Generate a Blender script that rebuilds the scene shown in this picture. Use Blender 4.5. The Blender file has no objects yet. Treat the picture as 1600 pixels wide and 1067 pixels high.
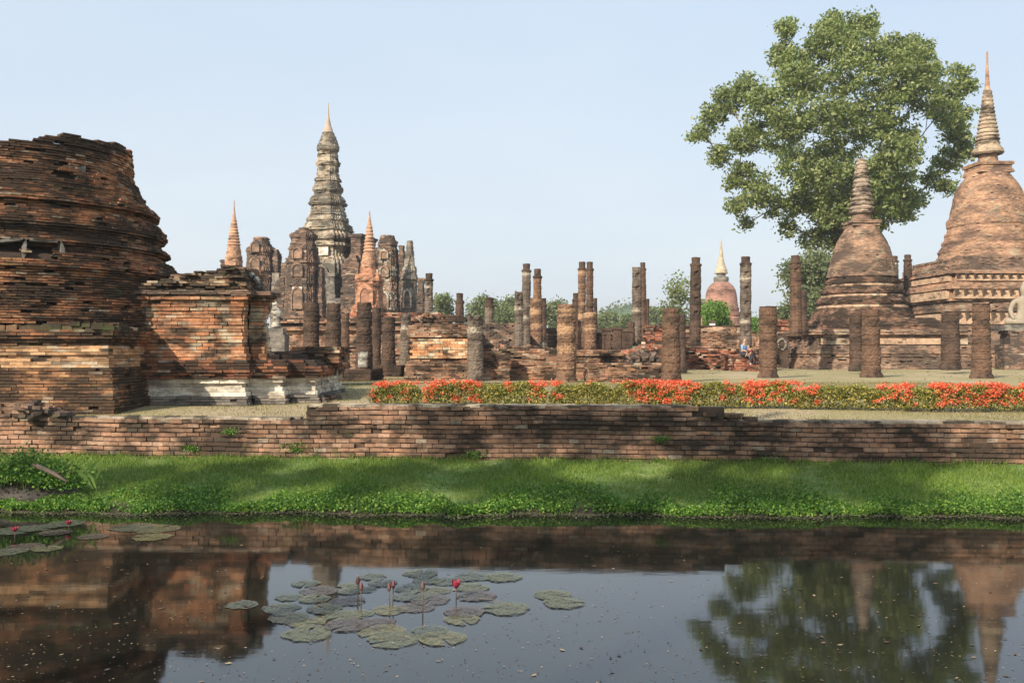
import bpy, math, random
import numpy as np
from mathutils import Vector
rng = np.random.default_rng(7); random.seed(7)
scene = bpy.context.scene
COL = scene.collection
R = math.radians
# ---------------------------------------------------------------- camera, sky, sun, exposure
F, HY, CAMZ = 1450.0, 550.0, 2.5
cam_data = bpy.data.cameras.new("camera"); cam = bpy.data.objects.new("camera", cam_data); COL.objects.link(cam)
cam.location = (0, 0, CAMZ); cam.rotation_euler = (R(90) + math.atan((HY - 533.5) / F), 0, 0)
cam_data.sensor_width = 36; cam_data.lens = F / 1600 * 36; cam_data.clip_end = 6000; cam_data.clip_start = 0.1
scene.camera = cam
SUN_AZ, SUN_EL = 37.0, 34.0          # degrees left of straight-behind, elevation
sun_to = Vector((-math.sin(R(SUN_AZ)) * math.cos(R(SUN_EL)), -math.cos(R(SUN_AZ)) * math.cos(R(SUN_EL)), math.sin(R(SUN_EL))))
world = bpy.data.worlds.new("World"); scene.world = world; world.use_nodes = True
wn = world.node_tree; bg = wn.nodes['Background']
sky = wn.nodes.new('ShaderNodeTexSky'); sky.sky_type = 'NISHITA'; sky.sun_disc = False
sky.sun_elevation = R(SUN_EL)
sky.sun_rotation = math.atan2(sun_to.x, sun_to.y)
sky.air_density = 1.0; sky.dust_density = 3.0; sky.ozone_density = 1.5
hz = wn.nodes.new('ShaderNodeMix'); hz.data_type = 'RGBA'; hz.inputs[0].default_value = .80       # thin bright haze veil over the blue
wn.links.new(sky.outputs[0], hz.inputs[6])
tcw = wn.nodes.new('ShaderNodeTexCoord'); sxyz = wn.nodes.new('ShaderNodeSeparateXYZ'); wn.links.new(tcw.outputs['Generated'], sxyz.inputs[0])
skr = wn.nodes.new('ShaderNodeValToRGB'); ee = skr.color_ramp.elements; ee[0].position = 0.0; ee[0].color = (5.6, 5.95, 6.15, 1); ee[1].position = .45; ee[1].color = (4.2, 5.15, 6.3, 1)
wn.links.new(sxyz.outputs['Z'], skr.inputs[0]); wn.links.new(skr.outputs[0], hz.inputs[7])
cn = wn.nodes.new('ShaderNodeTexNoise'); cn.inputs['Scale'].default_value = 2.2; cn.inputs['Detail'].default_value = 4; mpw = wn.nodes.new('ShaderNodeMapping'); mpw.inputs['Scale'].default_value = (1, 1, 3.5); mpw.inputs['Rotation'].default_value = (0, .3, 0)
wn.links.new(tcw.outputs['Generated'], mpw.inputs[0]); wn.links.new(mpw.outputs[0], cn.inputs['Vector'])
cr_ = wn.nodes.new('ShaderNodeValToRGB'); e2 = cr_.color_ramp.elements; e2[0].position = .35; e2[0].color = (.955, .97, .985, 1); e2[1].position = .7; e2[1].color = (1.05, 1.035, 1.01, 1); wn.links.new(cn.outputs['Fac'], cr_.inputs[0])
cm_ = wn.nodes.new('ShaderNodeMix'); cm_.data_type = 'RGBA'; cm_.blend_type = 'MULTIPLY'; cm_.inputs[0].default_value = 1; wn.links.new(hz.outputs[2], cm_.inputs[6]); wn.links.new(cr_.outputs[0], cm_.inputs[7])
wn.links.new(cm_.outputs[2], bg.inputs[0]); bg.inputs[1].default_value = 0.12
sl = bpy.data.lights.new("sun", 'SUN'); sl.energy = 5.0; sl.angle = R(0.6); sl.color = (1.0, 0.89, 0.74)
so = bpy.data.objects.new("sun", sl); COL.objects.link(so); so.rotation_euler = sun_to.to_track_quat('Z', 'Y').to_euler()
vs = scene.view_settings; vs.view_transform = 'Standard'; vs.look = 'None'; vs.exposure = 0.45; vs.gamma = 1
scene.render.resolution_x = 1024; scene.render.resolution_y = 682

def WX(px, D): return (px - 800.0) / F * D
def WZ(py, D): return CAMZ + (HY - py) / F * D
def ground_z(y):                       # lawn height behind the moat wall
    return float(np.interp(y, [17.0, 19.0, 27.0, 60, 4000], [1.22, 1.26, 1.5, 1.5, 1.5]))

# ---------------------------------------------------------------- tagging and mesh helpers
def tag(o, label=None, cat=None, group=None, kind=None):
    if label: o['label'] = label
    if cat: o['category'] = cat
    if group: o['group'] = group
    if kind: o['kind'] = kind
    return o
def thing(name, label, cat, loc=(0, 0, 0), rz=0.0, group=None):
    o = bpy.data.objects.new(name, None); COL.objects.link(o); o.empty_display_size = 0.2
    o.location = loc; o.rotation_euler = (0, 0, rz)
    return tag(o, label, cat, group)

class MB:
    """collects vertices and polygons of one mesh"""
    def __init__(s): s.v = []; s.n = 0; s.loops = []; s.sizes = []; s.mi = []; s.sm = []
    def quads(s, verts, faces, mat=0, smooth=False):
        verts = np.asarray(verts, float).reshape(-1, 3); faces = np.asarray(faces, int)
        s.v.append(verts); s.loops.append((faces + s.n).ravel()); k = faces.shape[1]
        s.sizes.append(np.full(len(faces), k)); s.mi.append(np.full(len(faces), mat)); s.sm.append(np.full(len(faces), smooth)); s.n += len(verts)
    def build(s, name, mats, parent=None, loc=None):
        me = bpy.data.meshes.new(name); v = np.concatenate(s.v); l = np.concatenate(s.loops); sz = np.concatenate(s.sizes)
        me.vertices.add(len(v)); me.vertices.foreach_set('co', v.ravel())
        me.loops.add(len(l)); me.loops.foreach_set('vertex_index', l.astype(np.int32))
        me.polygons.add(len(sz)); st = np.concatenate([[0], np.cumsum(sz)[:-1]])
        me.polygons.foreach_set('loop_start', st.astype(np.int32)); me.polygons.foreach_set('loop_total', sz.astype(np.int32))
        for m in (mats if isinstance(mats, (list, tuple)) else [mats]): me.materials.append(m)
        me.polygons.foreach_set('material_index', np.concatenate(s.mi).astype(np.int32))
        me.polygons.foreach_set('use_smooth', np.concatenate(s.sm).astype(bool))
        me.update(calc_edges=True); me.validate()
        o = bpy.data.objects.new(name, me); COL.objects.link(o)
        if parent is not None: o.parent = parent
        if loc is not None: o.location = loc
        return o
    def boxes(s, c, L, Dp, H, ang, mat=0, tilt=None, faces5=True):
        """boxes: centre of the OUTER face bottom.. c Nx3 = centre; L along tangent, Dp depth, H height, ang = tangent angle"""
        c = np.asarray(c, float).reshape(-1, 3); n = len(c)
        if n == 0: return
        L = np.broadcast_to(L, n) / 2; Dp = np.broadcast_to(Dp, n) / 2; H = np.broadcast_to(H, n) / 2; ang = np.broadcast_to(ang, n)
        sg = np.array([[-1, -1, -1], [1, -1, -1], [1, 1, -1], [-1, 1, -1], [-1, -1, 1], [1, -1, 1], [1, 1, 1], [-1, 1, 1]], float)
        lx = sg[None, :, 0] * L[:, None]; ly = sg[None, :, 1] * Dp[:, None]; lz = sg[None, :, 2] * H[:, None]
        if tilt is not None: lz = lz + lx * np.broadcast_to(tilt, n)[:, None]
        ca, sa = np.cos(ang)[:, None], np.sin(ang)[:, None]
        v = np.stack([c[:, 0:1] + lx * ca - ly * sa, c[:, 1:2] + lx * sa + ly * ca, c[:, 2:3] + lz], -1)
        f = np.array([[0, 1, 5, 4], [4, 5, 6, 7], [3, 2, 1, 0], [1, 2, 6, 5], [3, 0, 4, 7], [2, 3, 7, 6]])
        fs = (f[None] + (np.arange(n) * 8)[:, None, None]).reshape(-1, 4)
        s.quads(v.reshape(-1, 3), fs, mat)
    def box(s, x0, x1, y0, y1, z0, z1, mat=0):
        s.boxes([[(x0 + x1) / 2, (y0 + y1) / 2, (z0 + z1) / 2]], x1 - x0, y1 - y0, z1 - z0, 0.0, mat)
    def loft(s, rings, mat=0, cap=True, smooth=False):
        """rings: list of Nx3 arrays, same N, CCW from above, bottom to top"""
        n = len(rings[0]); v = np.concatenate(rings); f = []
        i = np.arange(n); j = (i + 1) % n
        for k in range(len(rings) - 1): f.append(np.stack([k * n + i, k * n + j, (k + 1) * n + j, (k + 1) * n + i], -1))
        base = s.n; s.quads(v, np.concatenate(f), mat, smooth)
        if cap:
            for k, rev in ((len(rings) - 1, False), (0, True)):
                idx = base + k * n + i
                if rev: idx = idx[::-1]
                s.loops.append(idx); s.sizes.append(np.array([n])); s.mi.append(np.array([mat])); s.sm.append(np.array([False]))
    def tube(s, pts, rad, seg=8, mat=0):
        pts = [Vector(p) for p in pts]; rings = []
        for k, p in enumerate(pts):
            d = (pts[min(k + 1, len(pts) - 1)] - pts[max(k - 1, 0)]).normalized()
            u = d.orthogonal().normalized() if abs(d.z) < .99 else Vector((1, 0, 0)); w = d.cross(u).normalized()
            r = rad[k] if hasattr(rad, '__len__') else rad
            rings.append(np.array([list(p + (u * math.cos(a) + w * math.sin(a)) * r) for a in np.linspace(0, 2 * math.pi, seg, endpoint=False)]))
        s.loft(rings, mat, True, True)

def nz(x, y, z, f=1.0, seed=0.0):      # cheap smooth noise, about -1..1
    a = np.sin(x * 1.7 * f + seed + 1.3 * np.sin(y * 1.1 * f + seed * 2)) * np.sin(z * 2.3 * f + seed * 3 + np.sin(x * f * 2.1))
    b = np.sin(x * 4.1 * f + y * 3.7 * f + seed * 5) * np.sin(z * 5.3 * f - y * 2.9 * f + seed) * .6
    c = np.sin((x - y) * 9.1 * f + seed * 7) * np.sin(z * 11.7 * f + (x + y) * 6.1 * f) * .35
    return a + b + c

# ---------------------------------------------------------------- materials
MATS = {}
def new_mat(name):
    m = bpy.data.materials.new(name); m.use_nodes = True; MATS[name] = m
    nt = m.node_tree; return m, nt, nt.nodes['Principled BSDF']
def N(nt, t, **kw):
    n = nt.nodes.new(t)
    for k, v in kw.items():
        if k in ('blend_type', 'operation', 'data_type', 'noise_dimensions', 'feature', 'interpolation'): setattr(n, k, v)
    return n
def noise(nt, scale, detail=4, rough=.6, vec=None, stretch=None):
    n = nt.nodes.new('ShaderNodeTexNoise'); n.inputs['Scale'].default_value = scale; n.inputs['Detail'].default_value = detail; n.inputs['Roughness'].default_value = rough
    tc = nt.nodes.new('ShaderNodeTexCoord'); src = tc.outputs['Object']
    if stretch:
        mp = nt.nodes.new('ShaderNodeMapping'); mp.inputs['Scale'].default_value = stretch; nt.links.new(src, mp.inputs[0]); src = mp.outputs[0]
    nt.links.new(src, n.inputs['Vector']); return n.outputs['Fac']
def ramp(nt, fac, stops, interp='LINEAR'):
    r = nt.nodes.new('ShaderNodeValToRGB'); r.color_ramp.interpolation = interp; e = r.color_ramp.elements
    while len(e) < len(stops): e.new(0.5)
    for k, (p, c) in enumerate(stops): e[k].position = p; e[k].color = (*c, 1) if len(c) == 3 else c
    nt.links.new(fac, r.inputs[0]); return r.outputs[0]
def mix(nt, fac, a, b, bt='MIX'):
    m = nt.nodes.new('ShaderNodeMix'); m.data_type = 'RGBA'; m.blend_type = bt
    for sock, v in ((m.inputs[0], fac), (m.inputs[6], a), (m.inputs[7], b)):
        if isinstance(v, (int, float)): sock.default_value = v
        elif isinstance(v, tuple): sock.default_value = (*v, 1)
        else: nt.links.new(v, sock)
    return m.outputs[2]
def math_(nt, op, a, b=None, clamp=False):
    m = nt.nodes.new('ShaderNodeMath'); m.operation = op; m.use_clamp = clamp
    for k, v in enumerate((a, b)):
        if v is None: continue
        if isinstance(v, (int, float)): m.inputs[k].default_value = v
        else: nt.links.new(v, m.inputs[k])
    return m.outputs[0]
def bump(nt, h, strength, dist, bs):
    b = nt.nodes.new('ShaderNodeBump'); b.inputs['Strength'].default_value = strength; b.inputs['Distance'].default_value = dist
    nt.links.new(h, b.inputs['Height']); nt.links.new(b.outputs[0], bs.inputs['Normal'])
G = lambda v: (v, v, v)
def step(nt, fac, lo, hi): return ramp(nt, fac, [(lo, G(0)), (hi, G(1))])

BR = [(0.20, 0.075, 0.040), (0.33, 0.125, 0.060), (0.40, 0.17, 0.085), (0.27, 0.14, 0.09), (0.46, 0.24, 0.13), (0.15, 0.08, 0.055)]
def brick_mat(name, cols=BR, dirt=.5, dirt_scale=.8, moss=0.0, plaster=None, plaster_amt=0.0, dirt_col=(0.021, 0.017, 0.013), rnd=.55, zstretch=2.2, light=.12, light_col=(.52, .42, .30), cmix=0.0):
    m, nt, bs = new_mat(name)
    geo = nt.nodes.new('ShaderNodeNewGeometry'); ri = geo.outputs['Random Per Island']
    st = [(k / (len(cols) - 1), c) for k, c in enumerate(cols)]
    c = ramp(nt, ri, st, 'CONSTANT' if len(cols) > 7 else 'LINEAR')
    if cmix: c = mix(nt, cmix, c, tuple(sum(q[i] for q in cols) / len(cols) for i in range(3)))
    big = noise(nt, dirt_scale, 6, .65, stretch=(1, 1, zstretch))
    r2 = math_(nt, 'FRACT', math_(nt, 'MULTIPLY', ri, 7.31)); r3 = math_(nt, 'FRACT', math_(nt, 'MULTIPLY', ri, 23.7))
    # lighter worn bricks
    c = mix(nt, math_(nt, 'MULTIPLY', math_(nt, 'GREATER_THAN', r3, 1 - light), .8), c, light_col)
    fine = noise(nt, 14, 5, .7)
    blot = noise(nt, 2.6, 6, .7, stretch=(1, 1, 1.6))
    c = mix(nt, .75, c, ramp(nt, blot, [(.30, G(.50)), (.70, G(1.45))]), 'MULTIPLY')
    c = mix(nt, .5, c, ramp(nt, fine, [(.3, G(.5)), (.7, G(1.4))]), 'MULTIPLY')
    if plaster is not None:
        pn = math_(nt, 'ADD', noise(nt, 1.1, 5, .6), math_(nt, 'MULTIPLY', math_(nt, 'SUBTRACT', r2, .5), .10))
        c = mix(nt, step(nt, pn, 1 - plaster_amt - .03, 1 - plaster_amt + .03), c, mix(nt, fine, plaster, tuple(x * .6 for x in plaster)))
    d = math_(nt, 'ADD', big, math_(nt, 'MULTIPLY', math_(nt, 'SUBTRACT', r2, .5), rnd * .45))
    t = 1 - dirt                         # more dirt -> lower threshold
    dm = ramp(nt, d, [(max(0, .22 + t * .40 - .09), G(0)), (min(1, .22 + t * .40 + .12), G(.93))])
    c = mix(nt, dm, c, mix(nt, fine, dirt_col, tuple(x * 2.2 for x in dirt_col)))
    if moss > 0:
        mn = noise(nt, 1.7, 5, .7, stretch=(1, 1, 1.5)); c = mix(nt, math_(nt, 'MULTIPLY', step(nt, mn, .62 - moss * .2, .72 - moss * .2), .7), c, (0.07, 0.085, 0.03))
    nt.links.new(c, bs.inputs['Base Color']); bs.inputs['Roughness'].default_value = .95; bs.inputs['Specular IOR Level'].default_value = .15
    bump(nt, fine, .6, .02, bs)
    return m
M_core = brick_mat('earth_mortar', [(0.10, .065, .045), (.13, .08, .05)], dirt=.55)
M_stupa = brick_mat('ruin_brick', [(0.28, 0.095, 0.045), (0.44, 0.17, 0.075), (0.54, 0.26, 0.12), (0.36, 0.16, 0.085), (0.58, 0.34, 0.18), (0.24, 0.10, 0.06)], dirt=.53, moss=.10, dirt_scale=.75, rnd=.26, cmix=.48, light=.07)
M_plinth = brick_mat('plinth_brick', [(0.32, 0.14, 0.07), (0.46, 0.22, 0.10), (0.54, 0.28, 0.13), (0.38, 0.18, 0.09), (0.56, 0.34, 0.18), (0.28, 0.13, 0.07)], dirt=.57, moss=.12, dirt_scale=.8, zstretch=3, cmix=.5, rnd=.26, light=.06)
M_shrine = brick_mat('shrine_brick', [(0.38, 0.14, 0.065), (0.48, 0.20, 0.09), (0.54, 0.27, 0.14), (0.42, 0.19, 0.10), (0.56, 0.37, 0.22), (0.32, 0.14, 0.08)], dirt=.29, dirt_scale=1.2, zstretch=2.2, plaster=(.60, .50, .34), plaster_amt=.43, cmix=.45, rnd=.28, light=.07)
M_wall = brick_mat('moat_wall_brick', [(0.28, 0.145, 0.085), (0.42, 0.22, 0.13), (0.50, 0.29, 0.18), (0.35, 0.21, 0.14), (0.54, 0.36, 0.25), (0.24, 0.14, 0.09)], dirt=.42, dirt_scale=1.0, moss=.10, light=.05, light_col=(.50, .41, .30), cmix=.45, rnd=.20)
M_mid = brick_mat('platform_brick', [(0.30, 0.15, 0.09), (0.40, 0.20, 0.12), (0.46, 0.26, 0.16), (0.34, 0.21, 0.14), (0.50, 0.34, 0.22), (0.24, 0.14, 0.10)], dirt=.37, dirt_scale=.8, light=.10, cmix=.3, rnd=.35)
M_red = brick_mat('red_laterite_brick', [(0.30, 0.10, 0.055), (0.40, 0.15, 0.08), (0.45, 0.20, 0.12), (0.32, 0.13, 0.09), (0.42, 0.24, 0.15)], dirt=.28, dirt_scale=1.0, light=.14)
M_chedi = brick_mat('chedi_brick', [(0.35, 0.205, 0.135), (0.42, 0.25, 0.16), (0.46, 0.29, 0.19), (0.36, 0.225, 0.155), (0.48, 0.33, 0.23)], dirt=.42, dirt_scale=.5, rnd=.3, plaster=(.54, .43, .30), plaster_amt=.42, light=.03, cmix=.4, dirt_col=(.06, .044, .034))
M_chedi2 = brick_mat('warm_chedi_brick', [(0.42, 0.235, 0.145), (0.49, 0.285, 0.175), (0.52, 0.32, 0.20), (0.44, 0.25, 0.16), (0.55, 0.37, 0.24)], dirt=.33, dirt_scale=.4, rnd=.3, plaster=(.56, .45, .32), plaster_amt=.38, light=.03, cmix=.4, dirt_col=(.09, .06, .045))
M_band = brick_mat('pale_band', [(0.47, 0.32, 0.21), (0.51, 0.35, 0.23), (0.44, 0.29, 0.19)], dirt=.24, dirt_scale=1.2, light=.05)
M_tower = brick_mat('weathered_stucco', [(0.36, 0.285, 0.205), (0.42, 0.335, 0.24), (0.31, 0.25, 0.18), (0.38, 0.30, 0.22)], dirt=.42, dirt_scale=.6, rnd=.25, dirt_col=(.06, .052, .042), plaster=(.66, .60, .48), plaster_amt=.47, cmix=.5, light=.06)
M_dark = brick_mat('mildewed_brick', [(0.24, 0.14, 0.095), (0.30, 0.18, 0.12), (0.36, 0.23, 0.155), (0.27, 0.17, 0.12)], dirt=.50, dirt_scale=.7, rnd=.4, dirt_col=(.045, .037, .031), light=.05, cmix=.2)
M_orange = brick_mat('orange_stucco', [(0.46, 0.22, 0.13), (0.52, 0.27, 0.16), (0.42, 0.20, 0.12)], dirt=.18, dirt_scale=.8, rnd=.3, light=.08)
M_white = brick_mat('white_stucco', [(0.74, 0.68, 0.55), (0.78, 0.73, 0.61), (0.60, 0.52, 0.40)], dirt=.27, dirt_scale=1.8, rnd=.15, dirt_col=(.16, .13, .10), light=.0, cmix=.5)
M_grey = brick_mat('grey_stucco', [(0.26, 0.23, 0.19), (0.32, 0.28, 0.22), (0.22, 0.19, 0.16)], dirt=.40, dirt_scale=.8, rnd=.3, dirt_col=(.06, .055, .05), light=.03)
M_panel = brick_mat('bright_orange_brick', [(0.55, 0.24, 0.11), (0.60, 0.32, 0.17), (0.62, 0.42, 0.26)], dirt=.12, dirt_scale=2, light=.15, light_col=(.68, .60, .42))
M_gold = brick_mat('gilded_stucco', [(0.44, 0.36, 0.24), (0.48, 0.40, 0.28)], dirt=.08, dirt_scale=1, light=.05)
M_slab = brick_mat('stone_slab', [(0.20, 0.19, 0.17), (0.24, 0.22, 0.19)], dirt=.35, dirt_scale=2)

def laterite(name, a=(0.095, 0.056, 0.038), b=(0.20, 0.12, 0.078), dirt=.5, bands=0.0, band_col=(.42, .26, .15)):
    m, nt, bs = new_mat(name)
    big = noise(nt, 1.2, 5, .6, stretch=(1, 1, 1.4)); mid = noise(nt, 9, 6, .75); pit = nt.nodes.new('ShaderNodeTexVoronoi'); pit.inputs['Scale'].default_value = 16
    tc = nt.nodes.new('ShaderNodeTexCoord'); nt.links.new(tc.outputs['Object'], pit.inputs['Vector'])
    c = mix(nt, ramp(nt, mid, [(.35, G(0)), (.68, G(1))]), a, b)
    if bands > 0:
        zb = noise(nt, .9, 3, .5, stretch=(.15, .15, 2.3)); zz = math_(nt, 'ADD', zb, math_(nt, 'MULTIPLY', math_(nt, 'SUBTRACT', mid, .5), .35))
        c = mix(nt, math_(nt, 'MULTIPLY', step(nt, zz, .60 - bands * .2, .64 - bands * .2), .85), c, band_col)
    c = mix(nt, step(nt, math_(nt, 'ADD', big, math_(nt, 'MULTIPLY', math_(nt, 'SUBTRACT', mid, .5), .3)), .62 - dirt * .28, .80 - dirt * .28), c, (.036, .028, .022))
    sp = noise(nt, 30, 2, .5); c = mix(nt, math_(nt, 'MULTIPLY', step(nt, sp, .68, .72), .45), c, (.42, .36, .26))
    c = mix(nt, ramp(nt, pit.outputs['Distance'], [(.12, G(.75)), (.3, G(0))]), c, (.03, .02, .015))
    nt.links.new(c, bs.inputs['Base Color']); bs.inputs['Roughness'].default_value = .97; bs.inputs['Specular IOR Level'].default_value = .1
    bump(nt, math_(nt, 'ADD', mid, pit.outputs['Distance']), .45, .04, bs); return m
M_lat = laterite('laterite'); M_latd = laterite('dark_laterite', (.065, .042, .032), (.14, .09, .064), .6)
M_latb = laterite('banded_laterite', (.13, .075, .05), (.25, .15, .095), .42, bands=.45)
M_latg = laterite('grey_laterite', (.12, .095, .075), (.22, .17, .13), .5, bands=.15, band_col=(.44, .38, .29))

def leaf_mat(name, c1, c2, c3, trans=.35, rough=.55, big=.25, hue=None):
    m, nt, bs = new_mat(name)
    geo = nt.nodes.new('ShaderNodeNewGeometry'); ri = geo.outputs['Random Per Island']
    c = ramp(nt, ri, [(0, c1), (.6, c2), (1, c3)])
    c = mix(nt, .6, c, ramp(nt, noise(nt, big, 3, .5), [(.3, G(.65)), (.7, G(1.3))]), 'MULTIPLY')
    nt.links.new(c, bs.inputs['Base Color']); bs.inputs['Roughness'].default_value = rough; bs.inputs['Specular IOR Level'].default_value = .3
    tr = nt.nodes.new('ShaderNodeBsdfTranslucent'); nt.links.new(mix(nt, 1.0, c, (1.1, 1.3, .5), 'MULTIPLY'), tr.inputs[0])
    ms = nt.nodes.new('ShaderNodeMixShader'); ms.inputs[0].default_value = trans
    nt.links.new(bs.outputs[0], ms.inputs[1]); nt.links.new(tr.outputs[0], ms.inputs[2]); nt.links.new(ms.outputs[0], nt.nodes['Material Output'].inputs[0]); return m
M_leaf = leaf_mat('bodhi_leaf', (.11, .15, .05), (.215, .255, .085), (.42, .43, .20), .38, .5)
M_leaff = leaf_mat('far_leaf', (.11, .14, .06), (.17, .20, .09), (.25, .26, .13), .3, .7)
M_leafb = leaf_mat('bright_leaf', (.09, .17, .03), (.15, .26, .05), (.22, .32, .08), .35, .6)
M_leafh = leaf_mat('hedge_leaf', (.06, .07, .015), (.22, .22, .045), (.58, .44, .12), .3, .5, big=1.3)
M_flow = leaf_mat('red_blossom', (.62, .075, .035), (.82, .15, .06), (.88, .32, .20), .25, .6, big=2)
M_weed = leaf_mat('weed_leaf', (.03, .09, .012), (.10, .215, .03), (.28, .40, .07), .35, .5, big=1.6)
M_grassb = leaf_mat('grass_blade', (.06, .13, .015), (.15, .235, .035), (.34, .38, .09), .3, .7, big=.5)
M_dryb = leaf_mat('dry_grass_blade', (.12, .12, .04), (.19, .17, .065), (.29, .23, .11), .2, .8, big=.3)
def plain(name, col, rough=.8, n=.25, sc=6):
    m, nt, bs = new_mat(name); f = noise(nt, sc, 5, .6)
    nt.links.new(mix(nt, f, tuple(x * (1 - n) for x in col), tuple(min(1, x * (1 + n)) for x in col)), bs.inputs['Base Color']); bs.inputs['Roughness'].default_value = rough
    bump(nt, f, .3, .02, bs); return m
M_bark = plain('bark', (.13, .10, .075), .95, .5, 5)

# ---------------------------------------------------------------- brick shell builder
def circle(r, n=40):
    a = np.linspace(0, 2 * np.pi, n, endpoint=False); return np.stack([np.cos(a), np.sin(a)], -1) * r
def redent(n=2, s=.15):
    def f(r):
        q = [(r, r - n * s * r)]
        for i in range(1, n + 1): q += [(r - i * s * r, r - (n - i + 1) * s * r), (r - i * s * r, r - (n - i) * s * r)]
        out = []
        for k in range(4):
            c, s_ = round(math.cos(k * math.pi / 2)), round(math.sin(k * math.pi / 2))
            out += [(x * c - y * s_, x * s_ + y * c) for x, y in q]
        return np.array(out)
    f.scaled = True
    return f
def redent_abs(steps):
    """steps: list of (x, y) corner points of first quadrant; r is an outward offset"""
    def f(r):
        q = [(x + r, y + r) for x, y in steps]
        Q = [(q[0][0], q[0][1])]
        for a, b in zip(q[:-1], q[1:]): Q += [(b[0], a[1]), (b[0], b[1])]
        Q = np.array(Q); out = [Q, np.stack([-Q[::-1, 0], Q[::-1, 1]], -1), -Q, np.stack([Q[::-1, 0], -Q[::-1, 1]], -1)]
        return np.concatenate(out)
    return f
square = lambda r: np.array([(r, -r), (r, r), (-r, r), (-r, -r)])
def rect(hw, hd): return lambda r: np.array([(hw + r, -hd - r), (hw + r, hd + r), (-hw - r, hd + r), (-hw - r, -hd - r)])

def shell(name, parent, mats, fp, prof, course=.07, blen=.26, jit=.012, warp=.03, keep=None, depth=.22, gap=.010, wf=1.0, inset=.045, core_top=None, drop=.01, cull=True, tilt=.012, label=None, sag=0.0):
    """bricks laid round a footprint, course by course, over a solid core"""
    jit *= .6; tilt *= .55
    P = parent; loc = np.array(P.location); rz = P.rotation_euler[2]; cz, sz = math.cos(rz), math.sin(rz)
    zs = np.array([p[0] for p in prof], float); rs = np.array([p[1] for p in prof], float)
    mb = MB(); z0, z1 = zs[0], zs[-1]; n = max(1, int(round((z1 - z0) / course))); h = (z1 - z0) / n
    C = []; LL = []; AA = []; DD = []
    seed = rng.uniform(0, 20); inset = inset + 1.7 * warp; depth = max(depth, inset + .12)
    for k in range(n):
        zc = z0 + (k + .5) * h; r = float(np.interp(zc, zs, rs))
        if r <= 0.02 and fp in (circle, square): continue
        cj = rng.normal(0, jit * 1.5)
        if fp is circle:
            m = max(6, int(2 * np.pi * r / blen)); a = (np.arange(m) + (k % 2) * .5 + rng.uniform(-.1, .1)) * 2 * np.pi / m
            L = np.full(m, 2 * np.pi * r / m); nx, ny = np.cos(a), np.sin(a); bx, by = nx * r, ny * r; tang = a + np.pi / 2
        else:
            pts = fp(r); bx = []; by = []; nx = []; ny = []; L = []; tang = []
            for i in range(len(pts)):
                p, q = pts[i], pts[(i + 1) % len(pts)]; d = q - p; ln = np.hypot(*d)
                if ln < .02: continue
                d = d / ln; m = max(1, int(round(ln / blen)))
                ed = np.linspace(0, 1, m + 1)
                if m > 2: ed[1:-1] += ((k % 2) * .5 - .25 + rng.uniform(-.12, .12, m - 1)) / m
                mid = (ed[1:] + ed[:-1]) / 2; w = (ed[1:] - ed[:-1]) * ln
                bx += list(p[0] + d[0] * ln * mid); by += list(p[1] + d[1] * ln * mid); nx += [d[1]] * m; ny += [-d[0]] * m; L += list(w); tang += [math.atan2(d[1], d[0])] * m
            bx, by, nx, ny, L, tang = map(np.array, (bx, by, nx, ny, L, tang))
        m = len(bx); off = rng.normal(0, jit, m) + cj + warp * np.clip(nz(bx, by, np.full(m, zc), wf, seed), -1.1, .8) - warp * .4
        X = bx + nx * (off - depth / 2); Y = by + ny * (off - depth / 2)
        ok = rng.random(m) > drop
        if keep is not None: ok &= keep(bx, by, np.full(m, zc))
        if cull:
            wx = loc[0] + bx * cz - by * sz; wy = loc[1] + bx * sz + by * cz; wnx = nx * cz - ny * sz; wny = nx * sz + ny * cz
            ok &= ((-wx * wnx - wy * wny) / np.hypot(wx, wy)) > -.35
        if not ok.any(): continue
        m = ok.sum(); C.append(np.stack([X[ok], Y[ok], np.full(m, zc) + rng.normal(0, .0025, m) + (sag * np.sin(bx[ok] * .55 + 1) + sag * .6 * np.sin(bx[ok] * 1.9) if sag else 0)], -1)); LL.append(L[ok] - gap * rng.uniform(.1, .8, m)); AA.append(tang[ok] + rng.normal(0, .02, m))
    if C:
        C = np.concatenate(C); LL = np.concatenate(LL); AA = np.concatenate(AA); m = len(C)
        mb.boxes(C, LL, depth, h - gap * rng.uniform(.9, 1.6, m), AA, 0, tilt=rng.normal(0, tilt, m))
    rings = []
    ct = core_top if core_top is not None else z1 - .012
    for z, r in zip(zs, rs):
        if z > ct: r = float(np.interp(ct, zs, rs)); z = ct
        p = fp(max(r - inset, .01) if fp in (circle, square) or getattr(fp, 'scaled', False) else r - inset)
        if rings and z - rings[-1][0, 2] < 1e-4: z = rings[-1][0, 2] + 1e-4
        rings.append(np.concatenate([p, np.full((len(p), 1), z)], 1))
        if z >= ct: break
    mb.loft(rings, 1)
    o = mb.build(name, [mats, M_core], parent)
    if label: o['label'] = label
    return o

def pprof(lst, D, zoff=0.0):
    """[(py, halfwidth px)] top to bottom -> [(z, r)] bottom to top in metres, z relative to zoff"""
    return [(WZ(py, D) - zoff, hw * D / F) for py, hw in reversed(lst)]

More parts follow.
